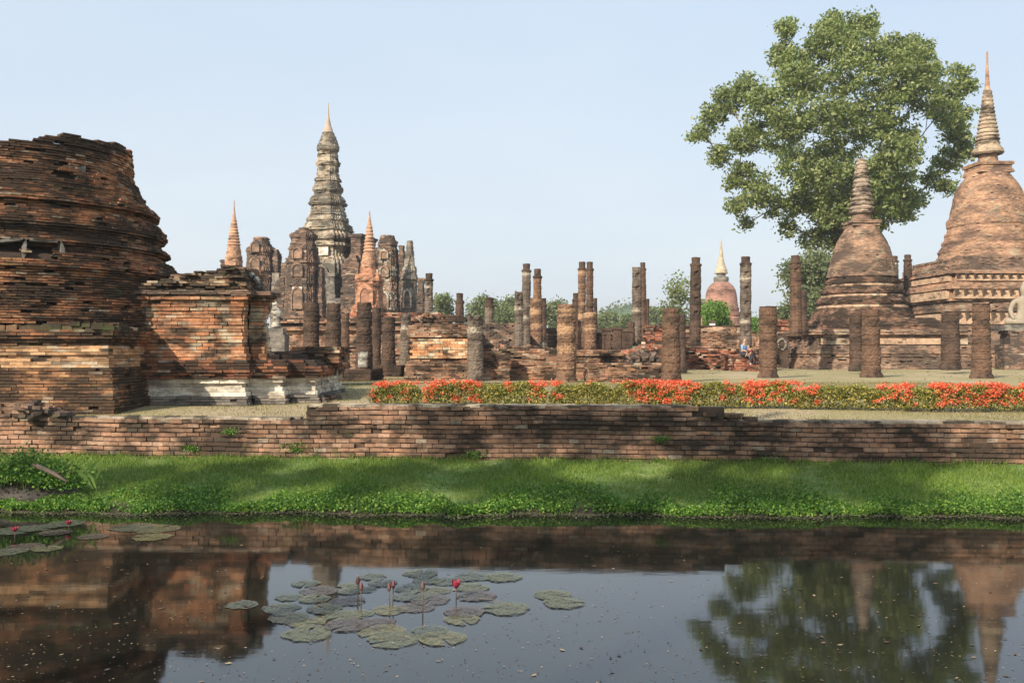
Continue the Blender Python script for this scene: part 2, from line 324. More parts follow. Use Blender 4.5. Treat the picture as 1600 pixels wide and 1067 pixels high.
# ---------------------------------------------------------------- leaves
def leaf_quads(mb, c, size, flat=0.0, mat=0, aspect=.55):
    c = np.asarray(c); n = len(c); size = np.broadcast_to(size, n)
    nrm = rng.normal(size=(n, 3)); nrm[:, 2] += flat * 1.0; nrm /= np.linalg.norm(nrm, axis=1)[:, None]
    t = np.cross(nrm, rng.normal(size=(n, 3))); t /= np.linalg.norm(t, axis=1)[:, None]; b = np.cross(nrm, t)
    s = size[:, None] / 2
    v = np.stack([c - t * s, c + b * s * aspect - t * s * .1, c + t * s + nrm * s * .15, c - b * s * aspect - t * s * .1], 1)
    mb.quads(v.reshape(-1, 3), np.arange(n * 4).reshape(n, 4), mat)
def clump_cloud(lobes, clumps, per, csize, shell_bias=.6):
    out = []
    for (x, y, z, r, k) in lobes:
        m = max(2, int(clumps * k)); d = rng.normal(size=(m, 3)); d /= np.linalg.norm(d, axis=1)[:, None]
        rad = r * (shell_bias + (1 - shell_bias) * rng.random(m)) ** 1.0 * rng.uniform(.75, 1.12, m)
        cc = np.array([x, y, z]) + d * rad[:, None]
        out.append((np.repeat(cc, per, 0) + rng.normal(0, 1, (m * per, 3)) * np.array([csize, csize, csize * .7])))
    return np.concatenate(out)
def limb(mb, a, b, r0, r1, sag=.1, seg=7, n=6):
    a = Vector(a); b = Vector(b); pts = []; off = Vector(rng.normal(0, .06, 3)) * (b - a).length
    for t in np.linspace(0, 1, n): pts.append(a.lerp(b, t) + off * math.sin(t * math.pi) + Vector((0, 0, sag * (b - a).length * math.sin(t * math.pi))))
    mb.tube(pts, list(np.linspace(r0, r1, n)), seg); return pts
def make_tree(name, label, D, lobes_px, trunk_px, base_z, mat, clumps=30, per=30, leaf=.3, csize=.5, trunk_r=.4, group=None, depth_r=.8, branches=True, x0=None, fork=None):
    """lobes_px: (px, py, r px, depth offset m, density)"""
    x = WX(trunk_px, D) if x0 is None else x0
    t = thing(name, label, 'tree', (x, D, base_z), 0, group); k = D / F
    L = [(WX(px, D) - x, dy, WZ(py, D) - base_z, r * k, dn) for px, py, r, dy, dn in lobes_px]
    mb = MB(); cl = clump_cloud(L, clumps, per, csize, .5)
    stray = clump_cloud([(a, b, c_, r * 1.28, dd) for a, b, c_, r, dd in L], clumps * .22, max(6, per // 3), csize * .75, .8); cl = np.concatenate([cl, stray])
    leaf_quads(mb, cl, leaf * rng.uniform(.55, 1.35, len(cl)), .4)
    mb.build('crown', mat, t)
    tb = MB(); zl = min(l[2] - l[3] * .3 for l in L); zf = fork if fork else max(1.0, zl * .8)
    tb.tube([(0, 0, -.3), (.05 * zf * .2, 0, zf * .5), (0, 0, zf)], [trunk_r * 1.25, trunk_r, trunk_r * .85], 10)
    F0 = Vector((0, 0, zf)); nodes = [(F0, 0.0, trunk_r * .62)]
    for l in sorted(L, key=lambda l: (Vector(l[:3]) - F0).length):
        c_ = Vector(l[:3]); par = min(nodes, key=lambda q: (q[0] - c_).length + q[1] * .35); r0 = par[2] * .72
        r1 = max(trunk_r * .07, r0 * .62); pts = limb(tb, par[0], c_, r0, r1, .06); nodes.append((c_, par[1] + (par[0] - c_).length, r1))
        for q in range(4):
            d = rng.normal(size=3); d[2] = abs(d[2]) * .7; d /= np.linalg.norm(d); limb(tb, pts[rng.integers(2, 5)], c_ + Vector(d) * l[3] * .9, r1 * .5, trunk_r * .02, .08, 5, 5)
    tb.build('trunk', M_bark, t); return t

# ================================================================= THE SETTING
# --- terrain: far bank + lawn (one sheet), near bank, water
WALLA = math.atan2(-1.5, 18.95)                    # the wall runs slightly towards us at the right
def wall_y(x): return 17.12 - .079 * x              # front face line of the moat wall
def shore_y(x): return 14.25 - .03 * x + .10 * np.sin(x * 1.3) + .06 * np.sin(x * 3.7 + 1) + .04 * np.sin(x * 9.1)
xs = np.concatenate([np.linspace(-3000, -60, 12), np.linspace(-50, -16, 12), np.linspace(-15, 15, 181), np.linspace(16, 50, 12), np.linspace(60, 3000, 12)])
def sheet(name, rows, mat, kind='structure'):
    mb = MB(); ny = len(rows); nx_ = len(xs)
    v = np.concatenate([np.stack([xs, y, z], -1) for y, z in rows]); i, j = np.meshgrid(np.arange(nx_ - 1), np.arange(ny - 1))
    a = (j * nx_ + i).ravel(); mb.quads(v, np.stack([a, a + 1, a + nx_ + 1, a + nx_], -1), 0, True)
    return tag(mb.build(name, mat), kind=kind)
def bank_z(x, t):                                    # t 0 at shore, 1 at the wall foot
    return np.interp(t, [0, .04, .12, .45, 1.0], [-.02, .07, .14, .30, .53]) + .02 * np.sin(x * 2.1) * np.sin(t * 3.1) + .012 * np.sin(x * 7 + t * 9)
def clampx(a): return np.clip(xs, -40, 40) if a else xs
m, nt, bs = new_mat('bank_soil_and_grass')
g1 = noise(nt, .9, 5, .65); g2 = noise(nt, 9, 5, .7)
c = mix(nt, step(nt, g1, .35, .70), (.075, .145, .022), (.15, .19, .045)); c = mix(nt, step(nt, g2, .55, .75), c, (.30, .22, .12))
c = mix(nt, .6, c, ramp(nt, g2, [(.3, G(.6)), (.7, G(1.4))]), 'MULTIPLY'); tc = nt.nodes.new('ShaderNodeTexCoord'); sx = nt.nodes.new('ShaderNodeSeparateXYZ'); nt.links.new(tc.outputs['Object'], sx.inputs[0])
c = mix(nt, step(nt, math_(nt, 'ADD', sx.outputs['Z'], math_(nt, 'MULTIPLY', math_(nt, 'SUBTRACT', g2, .5), .08)), .10, .15), (.035, .026, .016), c)
nt.links.new(c, bs.inputs['Base Color']); bs.inputs['Roughness'].default_value = 1; bump(nt, g2, .8, .04, bs); M_bank = m
m, nt, bs = new_mat('dry_lawn')
g1 = noise(nt, .22, 5, .65, stretch=(1, .6, 1)); g2 = noise(nt, 7, 6, .75)
c = mix(nt, step(nt, g1, .35, .65), (.25, .205, .085), (.32, .26, .13)); c = mix(nt, step(nt, g1, .53, .66), c, (.38, .29, .18))
c = mix(nt, .5, c, ramp(nt, g2, [(.3, G(.6)), (.7, G(1.35))]), 'MULTIPLY'); nt.links.new(c, bs.inputs['Base Color']); bs.inputs['Roughness'].default_value = 1; bump(nt, g2, .6, .04, bs); M_lawn = m
M_mud = plain('dark_mud', (.035, .026, .018), .7, .5, 8)
cx_ = np.clip(xs, -60, 60)
rows = [(shore_y(cx_) - .5, np.full(len(xs), -1.2))]
for t in (0, .03, .08, .14, .22, .3, .4, .5, .6, .7, .8, .9, 1.0, 1.12): rows.append((shore_y(cx_) + (wall_y(cx_) - shore_y(cx_)) * t, bank_z(xs, min(t, 1.0)) if t > 0 else np.full(len(xs), -.02)))
tagbank = sheet('grass_bank', rows, M_bank)
rows = []
for y in (.28, .8, 1.5, 2.5, 4, 6, 8, 10, 14, 18, 23, 28, 34, 42, 55, 75, 100, 200, 500, 1500, 4500):
    yy = wall_y(cx_) + y; zz = np.array([ground_z(v) for v in yy]) + .025 * np.sin(xs * .9 + y) * np.sin(y * .7) * (y < 60); rows.append((yy, zz))
sheet('lawn', rows, M_lawn)
# near bank we stand on
rows = [(np.full(len(xs), -3000.0), np.full(len(xs), .9)), (np.full(len(xs), -60.0), np.full(len(xs), .9)), (np.full(len(xs), -1.0), np.full(len(xs), .85)), (np.full(len(xs), 1.5), np.full(len(xs), .6)), (np.full(len(xs), 3.2), np.full(len(xs), -.05)), (np.full(len(xs), 4.0), np.full(len(xs), -1.2))]
sheet('near_bank', rows, M_bank)
rows = [(np.full(len(xs), 3.4), np.full(len(xs), -1.15)), (np.full(len(xs), 17.5), np.full(len(xs), -1.15))]
sheet('pond_bed', rows, M_mud)
m, nt, bs = new_mat('pond_water'); bs.inputs['Base Color'].default_value = (.010, .010, .007, 1); bs.inputs['Roughness'].default_value = .045; bs.inputs['IOR'].default_value = 1.62
w1 = noise(nt, 1.3, 3, .5, stretch=(.5, 1.6, 1)); w2 = noise(nt, 9, 3, .5, stretch=(.6, 1.5, 1)); hh = math_(nt, 'ADD', w1, math_(nt, 'MULTIPLY', w2, .10)); bump(nt, hh, .014, .08, bs); M_water = m
mb = MB(); v = np.array([(-3000, 2.6, 0), (3000, 2.6, 0), (3000, 16.8, 0), (-3000, 16.8, 0)]); mb.quads(v, [[0, 1, 2, 3]]); tag(mb.build('water', M_water), kind='structure')
# dirt path across the lawn on the left
mb = MB(); P = [(WX(505, 29), 29.0), (WX(585, 29.5), 29.5), (WX(700, 30.4), 30.4), (WX(860, 30.2), 30.2)]
v = []; 
for x, y in P: v += [(x, y - .35, ground_z(y) + .033), (x, y + .25, ground_z(y) + .033)]
mb.quads(v, [[0, 2, 3, 1], [2, 4, 5, 3], [4, 6, 7, 5]]); tag(mb.build('path', plain('path_dust', (.46, .36, .25), .95, .2)), kind='structure')
# low wooded hill on the horizon
mb = MB(); rows_ = []
hx = np.linspace(-420, 480, 130)
def hill_h(x): return 6 + 17 * np.exp(-((x - WX(985, 420)) / 22) ** 2) + 10 * np.exp(-((x - WX(1215, 420)) / 30) ** 2) + 5 * np.exp(-((x - WX(760, 420)) / 40) ** 2)
v = []
for x in hx: h_ = float(hill_h(x)); v += [(x, 395, 1.0), (x, 412, 1 + h_ * .75), (x, 425, 1 + h_), (x, 450, 1.0)]
f = []
for i in range(len(hx) - 1):
    for j in range(3): a = i * 4 + j; f.append([a, a + 4, a + 5, a + 1])
mb.quads(v, f, 0, True)
tag(mb.build('wooded_hill', plain('hill_green', (.07, .11, .045), 1, .5, .35)), kind='structure')
v = []
n = 38000; lx = rng.uniform(hx[0], hx[-1], n); ly = rng.uniform(396, 428, n); hz = 1 + hill_h(lx) * np.clip((ly - 394) / 30, 0, 1) * rng.uniform(.85, 1.12, n)
mb = MB(); leaf_quads(mb, np.stack([lx, ly, hz], -1), rng.uniform(1.2, 2.6, n), .6); tag(mb.build('hill_woods', M_leaff), 'distant woods covering the low hill on the horizon', 'woods', kind='stuff')

n = 900; x = rng.uniform(-12, 24, n); y = rng.uniform(20.5, 50, n) ; y = np.maximum(y, wall_y(x) + .6); zz = np.interp(y, [17, 19, 27, 60], [1.22, 1.26, 1.5, 1.5]) + .03
mb = MB(); leaf_quads(mb, np.stack([x, y, zz], -1), rng.uniform(.05, .13, n), 3); tag(mb.build('fallen_leaves', leaf_mat('fallen_leaf', (.12, .07, .035), (.26, .17, .08), (.42, .30, .16), .05, .8)), 'scattered dry fallen leaves on the lawn', 'fallen leaves', kind='stuff')

# ================================================================= MOAT WALL
wall = thing('moat_wall', 'long low weathered brick retaining wall between the grass bank and the lawn', 'wall', (0, 17.12, 0), WALLA)
def wl(px, D=17.2): return WX(px, D) / math.cos(WALLA)
PW = [(.38, .09), (.62, .085), (.625, .06), (.86, .055), (.865, .0), (1.24, 0.0)]
xr0, xr1 = wl(474), wl(1125)
def wkeep(top):
    return lambda x, y, z: (y < -.1) & (z < top(x))
def tl(x): return 1.255 + .012 * np.sin(x * 3) 
def part_wall(name, x0, x1, prof, top, label=None):
    o = shell(name, wall, M_wall, lambda r: rect((x1 - x0) / 2, .25)(0) + np.array([(0, -r), (0, 0), (0, 0), (0, -r)]) + np.array([((x0 + x1) / 2, .25)] * 4), prof, .083, .215, .013, .022, keep=lambda x, y, z: (y < .3) & (z < top(x)), depth=.26, gap=.015, wf=1.3, drop=.012, sag=.012, cull=False, tilt=.010, inset=.03, label=label)
    return o
part_wall('wall_section', -24, 24, PW, lambda x: 1.26 + .02 * np.sin(x * 2.2))
part_wall('raised_wall_section', xr0, xr1, [(1.236, .004), (1.30, .006), (1.50, -.004)], lambda x: 1.51 - .08 * (x > xr1 - .5) - .15 * (x > xr1 - .22) - .13 * (x < xr0 + .18) + .014 * np.sin(x * 2.7))
# broken stepped bricks where the raised section ends, and dusty coping
mb = MB()
for k in range(16):
    zz = rng.choice([1.285, 1.345]); mb.boxes([[xr1 + rng.uniform(.02, .55 if zz < 1.3 else .25), rng.uniform(.05, .4), zz]], .24, .14, .06, rng.normal(0, .25), 0, tilt=rng.normal(0, .05))
mb.build('broken_step', [M_wall, M_core], wall)
cm = brick_mat('dusty_coping', [(.34, .28, .20), (.40, .33, .24), (.27, .22, .17)], dirt=.28, dirt_scale=2)
def coping(x0, x1, z, d0, d1):
    mb = MB(); m = int((x1 - x0) / .27) * 2; c = []
    for row in (0, 1):
        n = m // 2; cx = x0 + (np.arange(n) + .5 * row) * .27 + .13; c.append(np.stack([cx, np.full(n, d0 + (d1 - d0) * (row + .5) / 2), z + rng.normal(0, .004, n)], -1))
    c = np.concatenate(c); mb.boxes(c, .262, (d1 - d0) / 2 - .008, .05, rng.normal(0, .015, len(c)), 0, tilt=rng.normal(0, .012, len(c))); return mb.build('coping', [cm], wall)
coping(xr0 + .05, xr1 - .45, 1.492, .02, .55); coping(xr1 + .6, 22, 1.238, .03, .46); coping(-22, xr0 - .05, 1.238, .03, .42)

# heap of loose bricks at the far left, on the wall
t = thing('brick_heap', 'dark tumbled brick heap on the wall top in front of the ruined stupa', 'rubble', (WX(20, 17.9), 17.95, 1.25))
mb = MB(); cs = []
for lay in range(4):
    xe = WX(96 - lay * 14, 17.9) - WX(20, 17.9)
    for x in np.arange(-2.4, xe, .23):
        for y in (-.05, .12): cs.append((x + rng.normal(0, .02), y + rng.normal(0, .02) + lay * .04, .03 + lay * .066))
mb.boxes(np.array(cs), rng.uniform(.18, .25, len(cs)), .16, .06, rng.normal(0, .09, len(cs)), 0, tilt=rng.normal(0, .04, len(cs))); mb.build('stacked_bricks', M_wall, t)
mb = MB(); cs = np.stack([rng.uniform(.2, 1.05, 40), rng.uniform(-.25, .25, 40), np.zeros(40)], -1); cs[:, 2] = .03 + (1.1 - cs[:, 0]) * rng.uniform(0, .32, 40)
mb.boxes(cs, rng.uniform(.12, .24, 40), .13, .06, rng.uniform(-.8, .8, 40), 0, tilt=rng.normal(0, .2, 40)); mb.build('fallen_bricks', M_dark, t)

# ================================================================= RUINED STUPA (left)
t = thing('ruined_stupa', 'massive round dark brick stupa stump on a square plinth at the left edge', 'stupa', (-11.55, 22.0, 1.22), R(1.5)); g0 = 1.22
sp = 65.9
def zr(y): return CAMZ + (HY - y) / sp - g0
prof = [(zr(512), 238), (zr(500), 236), (zr(486), 231), (zr(470), 229), (zr(455), 226), (zr(440), 226), (zr(433), 231), (zr(425), 228), (zr(415), 222), (zr(408), 206), (zr(401), 205), (zr(396), 217), (zr(392), 216), (zr(388), 205), (zr(379), 201), (zr(374), 208), (zr(368), 210), (zr(360), 208), (zr(352), 200), (zr(346), 187), (zr(341), 184), (zr(337), 196), (zr(333), 198), (zr(328), 192), (zr(320), 183), (zr(310), 176), (zr(298), 170), (zr(285), 163), (zr(272), 159), (zr(250), 157), (zr(236), 156), (zr(216), 155)]
prof = [(z, r / sp) for z, r in prof]; ztop = prof[-1][0]
def bkeep(x, y, z):
    a = np.arctan2(y, x); top = ztop - .56 + .42 * np.clip(np.cos(a), 0, 1) ** 3 + .035 * nz(a * 3, a * 2, a * 0 + 1, .8) + (.07 * (np.abs(a + .84) < .13)) + .07 * (np.abs(a + .86) < .21)
    hole = (np.abs(a + .80) < .10) & (z > 5.08) & (z < 5.24)
    hole2 = (np.abs(a + 1.22) < .10) & (z > 3.22) & (z < 3.52); hole3 = (np.abs(a + 1.02) < .08) & (z > 3.2) & (z < 3.5)
    return (z < top) & ~hole & ~hole2 & ~hole3
shell('drum', t, M_stupa, circle, prof, .056, .205, .017, .035, keep=bkeep, depth=.34, gap=.013, wf=1.1, drop=.03, tilt=.014, inset=.12, core_top=ztop - .62, cull=True)
PB = [(0, 3.54), (.33, 3.52), (.335, 3.46), (.62, 3.46), (.625, 3.42), (.96, 3.38)]
PU = [(1.41, 3.30), (1.475, 3.30), (1.48, 3.36), (1.54, 3.36), (1.545, 3.42), (1.60, 3.42), (1.605, 3.47), (1.74, 3.46)]
shell('plinth', t, M_plinth, square, PB, .0655, .25, .010, .025, wf=.8, drop=.008, tilt=.008, inset=.05)
M_pband = brick_mat('smooth_orange_brick', [(.50, .28, .14), (.58, .34, .18), (.46, .25, .12), (.62, .42, .25)], dirt=.17, dirt_scale=.7, zstretch=3, cmix=.35)
shell('smooth_band', t, M_pband, square, [(.96, 3.34), (1.0, 3.31), (1.17, 3.30), (1.18, 3.24), (1.21, 3.24), (1.22, 3.30), (1.36, 3.30), (1.41, 3.26)], .06, .3, .004, .015, tilt=.003, inset=.05, gap=.005)
shell('cornice', t, M_stupa, square, PU, .0655, .25, .012, .02, tilt=.008, inset=.05)
mb = MB()  # mossy ledge bricks
cs = []
for s in np.arange(-3.4, 3.4, .22):
    for d in np.arange(.05, .9, .22): cs.append((s + rng.normal(0, .02), -3.4 + d, 1.76 + d * .12)); cs.append((3.4 - d, s + rng.normal(0, .02), 1.76 + d * .12))
cs = np.array(cs); mb.boxes(cs, .21, .2, .07 + rng.uniform(0, .05, len(cs)), rng.normal(0, .1, len(cs)), 0, tilt=rng.normal(0, .05, len(cs)))
M_mossb = brick_mat('mossy_brick', [(.13, .09, .05), (.20, .12, .07), (.10, .08, .045)], dirt=.55, moss=.45); mb.build('mossy_ledge', M_mossb, t)
def slab(a, z, L, tilt_, th=.06, w=.4, yaw=0.0):
    mb = MB(); mb.boxes([[math.cos(a) * 3.09, math.sin(a) * 3.09, z]], L, w, th, a + math.pi / 2 + yaw, 0, tilt=tilt_); return mb.build('stone_slab', M_slab, t)
slab(-1.22, 3.56, .62, .16); slab(-1.01, 3.60, .52, -.01); slab(-1.12, 3.38, .09, 2.2, .34); slab(-.90, 3.38, .09, -2.4, .34); slab(-1.42, 3.50, .30, .02)
mb = MB(); mb.boxes([[2.40 * math.cos(-.66), 2.40 * math.sin(-.66), 5.18]], .2, .18, .42, -.74 + math.pi / 2, 0, tilt=.3); mb.build('loose_block', M_slab, t)

# ================================================================= RUINED SHRINE beside it
t = thing('ruined_shrine', 'redented orange brick shrine ruin with cream stucco round its foot', 'shrine', (-7.2, 23.2, 1.26), R(1)); t.scale = (.985, .985, .97); g0 = 1.24
FPb = redent_abs([(2.72, 1.85), (2.05, 2.28), (1.3, 2.7)])
shell('foot_ledge', t, M_grey, FPb, [(0, .08), (.22, .07), (.225, .03), (.27, .03)], .075, .34, .018, .03, depth=.2, inset=.04)
shell('stucco_base', t, M_white, FPb, [(.27, .0), (.38, -.02), (.45, -.10), (.50, -.14), (.60, -.13), (.605, -.06), (.66, -.04)], .097, .75, .006, .03, depth=.35, inset=.03, gap=.002, tilt=.002)
shell('base_moulding', t, brick_mat('dark_base_brick', [(.26, .10, .055), (.34, .15, .08), (.22, .10, .06)], dirt=.42, light=.1), FPb, [(.66, .0), (.72, .05), (.82, .05), (.825, .10), (1.02, .08), (1.03, .02), (1.10, 0)], .080, .28, .014, .03, depth=.3, inset=.05, drop=.012,
      keep=lambda x, y, z: (z < .99) | (x < 2.3 + .1 * np.sin(y * 9)))
_m = redent_abs([(1.50, .32), (1.16, .78)]); FPm = lambda r: _m(r) + np.array([(0, -1.68)])
shell('wall', t, M_shrine, FPm, [(1.08, .10), (1.25, .09), (1.26, .03), (1.40, .02), (1.41, -.03), (1.46, -.03), (1.47, .02), (1.52, .0), (2.22, .0), (2.23, .03), (2.31, .03), (2.32, .0), (2.35, .0), (2.36, .05), (2.43, .06), (2.44, .02), (2.47, .02), (2.48, .10), (2.56, .13)], .080, .28, .014, .03, depth=.3, inset=.05, drop=.014,
      keep=lambda x, y, z: ~((x > 1.3) & (y > -2.2) & (z > 2.25) & (nz(x, y, z, 1.5, 3) > .5)))
_c = redent_abs([(1.60, .40), (1.24, .84)]); FPc = lambda r: _c(r) + np.array([(0, -1.68)])
shell('cornice', t, M_dark, FPc, [(2.56, .05), (2.60, .10), (2.70, .10)], .05, .26, .02, .05, depth=.35, inset=.08, drop=.05)
def rk(x, y, z): return z < 2.72 + .52 * np.exp(-((x - .95) / .6) ** 2) + .40 * np.exp(-((x + .2) / .8) ** 2) + .10 * nz(x * 2, y, z, 1.3)
mr = brick_mat('ruin_crest_brick', [(.30, .17, .10), (.42, .28, .17), (.22, .13, .09), (.48, .38, .25)], dirt=.52, moss=.25, dirt_scale=1.2)
for k, (w, yo) in enumerate([(1.35, -2.15), (1.25, -1.85), (1.05, -1.55), (.9, -1.25)]):
    shell('crumbling_crest', t, mr, lambda r, w=w, yo=yo: rect(w, .3)(r) + np.array([(-.1 + .04 * 0, yo)] * 4), [(2.68, 0), (2.9, -.05), (3.35, -.12)], .06, .22, .05, .09, keep=rk, depth=.3, inset=.14, core_top=2.78 + .1 * k, drop=.07, tilt=.05, cull=False)
shell('round_cap', t, M_dark, lambda r: circle(r, 20) + np.array([(.85, -1.6)] * 20), [(2.7, .62), (3.0, .60), (3.12, .52), (3.2, .56), (3.28, .38)], .06, .22, .03, .05, depth=.25, inset=.08)
shell('base_top', t, M_dark, redent_abs([(2.3, 1.0), (1.7, 1.6), (1.1, 2.2)]), [(1.0, 0), (1.22, -.04), (1.30, -.3)], .08, .26, .03, .05, depth=.3, inset=.06, drop=.06)
mb = MB(); ring = []                                                # broken round niche block at the right shoulder
for a in np.linspace(-.3, math.pi + .3, 12): ring.append((1.12 + .24 * math.cos(a), -1.95, 2.86 + .26 * math.sin(a)))
mb.tube(ring, .075, 6); mb.build('round_niche_arch', M_slab, t)
mb = MB()                                                            # tumbled bricks at the foot, right
cs = np.stack([rng.uniform(2.3, 3.0, 26), rng.uniform(-1.8, -.6, 26), rng.uniform(.03, .2, 26)], -1); mb.boxes(cs, .24, .15, .07, rng.uniform(-1, 1, 26), 0, tilt=rng.normal(0, .1, 26)); mb.build('fallen_bricks', M_dark, t)
shell('right_wing', t, brick_mat('wing_brick', [(.30, .12, .07), (.40, .2, .11), (.2, .1, .06), (.5, .38, .24)], dirt=.5), lambda r: rect(.55, .9)(r) + np.array([(2.45, .3)] * 4), [(1.0, .02), (1.28, 0), (1.29, .05), (1.42, .05)], .080, .28, .02, .04, depth=.3, inset=.06, drop=.05)

# ================================================================= TERRACE AND TOWERS (centre left)
TD = 50.0; TZ = WZ(497, TD)
def block(name, label, cat, px0, px1, D, depth, prof_py, mat, course=.09, blen=.3, rz=0.0, group=None, pname='brickwork', jit=.02, warp=.05, keep=None, drop=.02, z0=None):
    """a rectangular brick mass: front face at distance D between two px, profile [(py, outward m)] top to bottom"""
    x0, x1 = WX(px0, D), WX(px1, D); zb = ground_z(D) - .03 if z0 is None else z0
    t = thing(name, label, cat, ((x0 + x1) / 2, D + depth / 2, zb), rz, group)
    pr = [(WZ(py, D) - zb, o) for py, o in reversed(prof_py)]
    if pr[0][0] > .02: pr = [(0, pr[0][1])] + pr
    shell(pname, t, mat, rect((x1 - x0) / 2, depth / 2), pr, course, blen, jit, warp, keep=keep, depth=.3, inset=.07, drop=drop)
    return t
def top_noise(z0, amp, f=1.0): return lambda x, y, z: z < z0 + amp * nz(x, y, z * 0, f, 2.2)
# the long terrace under the towers
zt = TZ - 1.5
block('tower_terrace', 'long dark stepped brick terrace carrying the cluster of towers', 'terrace', 424, 704, TD, 46, [(496, -.45), (500, -.45), (500.5, -.1), (505, -.1), (505.5, -.4), (509, -.4), (509.5, .05), (516, .1), (516.5, -.15), (530, -.15), (531, .1), (538, .1), (539, .25), (556, .25), (557, .45), (583, .45)], M_mid, .10, .34, keep=top_noise(zt - .05, .12, .7))
block('red_brick_ledge', 'low bright red brick ledge on the terrace edge below the small orange chedi', 'ledge', 545, 690, TD + 3, 2.2, [(488, -.1), (493, 0), (499, .1)], M_red, .1, .3, keep=None, z0=TZ - .05, drop=.1, warp=.12)
# white broken statue and a dark seated one in front of the terrace
t = thing('ruined_statue', 'broken white stucco standing figure left of the brick prang', 'statue', (WX(430, 44), 44, WZ(513, 44)))
mb = MB(); rr = [(0, .26), (.15, .24), (.3, .16), (.55, .2), (.8, .26), (.95, .16), (1.0, .1), (1.1, .14), (1.25, .11), (1.3, .03)]
mb.loft([np.concatenate([circle(r_, 12) * [1, .7] + [.08 * math.sin(z_ * 3), 0], np.full((12, 1), z_)], 1) for z_, r_ in rr], 0, True, True); mb.build('torso', brick_mat('stained_stucco', [(.50, .46, .38), (.56, .52, .44)], dirt=.52, dirt_scale=2.5), t)
mb = MB(); mb.box(-.45, .45, -.35, .35, -.3, 0); mb.box(-.55, .55, -.45, .45, -2.2, -.3); mb.build('pedestal', M_grey, t)
# --- towers
def W(x): return x
def tiers(t, mats_, D, lst, fp, zoff, name, course=.13, blen=.36, jit=.02, warp=.05, **kw): return shell(name, t, mats_, fp, pprof([(a, b * (.90 if fp is not circle else 1)) for a, b in lst], D, zoff), course, blen, jit, warp, depth=.35, inset=.1, **kw)
def niche(t, mat, x, z, w, h, y, deep=.25, frame=.12, rot=0, name='niche', dark=None, ped=True):
    """arched recess: dark back panel behind a proud frame with a pointed pediment, on the -y side at plane y"""
    mb = MB(); n = 9; ins = [(-w / 2, 0), (-w / 2, h * .62)] + [(-w / 2 * math.cos(a), h * .62 + h * .38 * math.sin(a)) for a in np.linspace(.2, math.pi - .2, n)] + [(w / 2, h * .62), (w / 2, 0)]
    k = 1 + 2 * frame / w; out = [(px_ * k, pz_ * (1 + frame / h) if pz_ > 0 else 0) for px_, pz_ in ins]
    if ped: mid = len(out) // 2; out[mid] = (0, h * (1 + frame / h) + .18 * w)
    m_ = len(ins); V = []
    for (a, b), (c_, d) in zip(ins, out): V += [(x + a, y - .10, z + b), (x + c_, y - .10, z + d), (x + a, y + deep * .2, z + b), (x + c_, y + .15, z + d)]
    Fc = []
    for i in range(m_ - 1): a = i * 4; b = a + 4; Fc += [[a, a + 1, b + 1, b], [b, b + 2, a + 2, a], [a + 1, a + 3, b + 3, b + 1]]
    mb.quads(V, Fc); f = mb.build('niche_frame', mat, t)
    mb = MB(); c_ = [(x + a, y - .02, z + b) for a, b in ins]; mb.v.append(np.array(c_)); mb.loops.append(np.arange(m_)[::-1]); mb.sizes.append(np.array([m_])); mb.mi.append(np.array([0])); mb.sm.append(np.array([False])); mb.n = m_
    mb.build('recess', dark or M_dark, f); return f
RZT = R(-11)
# main tower
D = 80; zb = TZ - .1
t = thing('lotus_bud_tower', 'tall grey lotus bud tower with needle spire, highest of the ruins', 'tower', (WX(512, D + 3), D + 3, zb), RZT)
Dm = D + 3
tiers(t, M_grey, Dm, [(470, 72), (480, 76), (494, 80), (497, 84)], redent(2, .12), zb, 'plinth', .2, .5)
tiers(t, M_tower, Dm, [(408, 44), (418, 46), (424, 47), (470, 47)], redent(3, .11), zb, 'cell', .16, .45, warp=.08)
tiers(t, M_tower, Dm, [(284, 18), (287, 20), (290, 19.5), (293, 22), (297, 24.5), (300, 22.5), (301, 20.5), (307, 21.5), (308, 25), (314, 27.5), (319, 30), (322, 28), (323, 25), (332, 26), (333, 29), (337, 29), (338, 27), (340, 30), (345, 33), (348, 31), (351, 35), (356, 37), (359, 37), (362, 41)], redent(4, .10), zb, 'tapering_tiers', .11, .32, jit=.035, warp=.06)
def shift_top(dx): return lambda r: redent(3, .13)(r) + np.array([(dx, 0)])
fpt = redent(3, .13)
tiers(t, (M_pale := brick_mat('pale_tower_stucco', [(.44, .36, .26), (.50, .41, .30), (.38, .31, .23)], dirt=.36, dirt_scale=.9, plaster=(.64, .58, .47), plaster_amt=.38, rnd=.25)), Dm, [(235, 14.5), (240, 14.5), (241, 16), (252, 16.5), (253, 19), (258, 19.5), (259, 16.5), (272, 17), (279, 17.5), (280, 20), (284, 20.5)], fpt, zb, 'shaft', .13, .4)
tiers(t, M_pale, Dm, [(362, 36), (366, 38), (369, 43), (373, 45), (377, 44), (378, 39), (382, 39), (383, 43), (386, 43), (387, 38), (389, 36), (404, 36), (405, 41), (408, 42)], redent(3, .11), zb, 'upper_cell', .12, .4)
tiers(t, M_tower, Dm, [(207, 8.5), (212, 10.5), (218, 13), (224, 15.5), (229, 17.5), (233, 17.5), (236, 16), (238, 13)], circle, zb, 'lotus_bud', .1, .3, jit=.03)
mb = MB(); rr = pprof([(160, .7), (172, 1.2), (183, 1.8), (184, 2.4), (192, 4), (198, 5.2), (199, 6.4), (206, 8), (208, 9)], Dm, zb); mb.loft([np.concatenate([circle(r_, 10), np.full((10, 1), z_)], 1) for z_, r_ in rr], 0, True, True); mb.build('spire', plain('spire_stucco', (.38, .29, .22), .9, .3, 1.5), t)
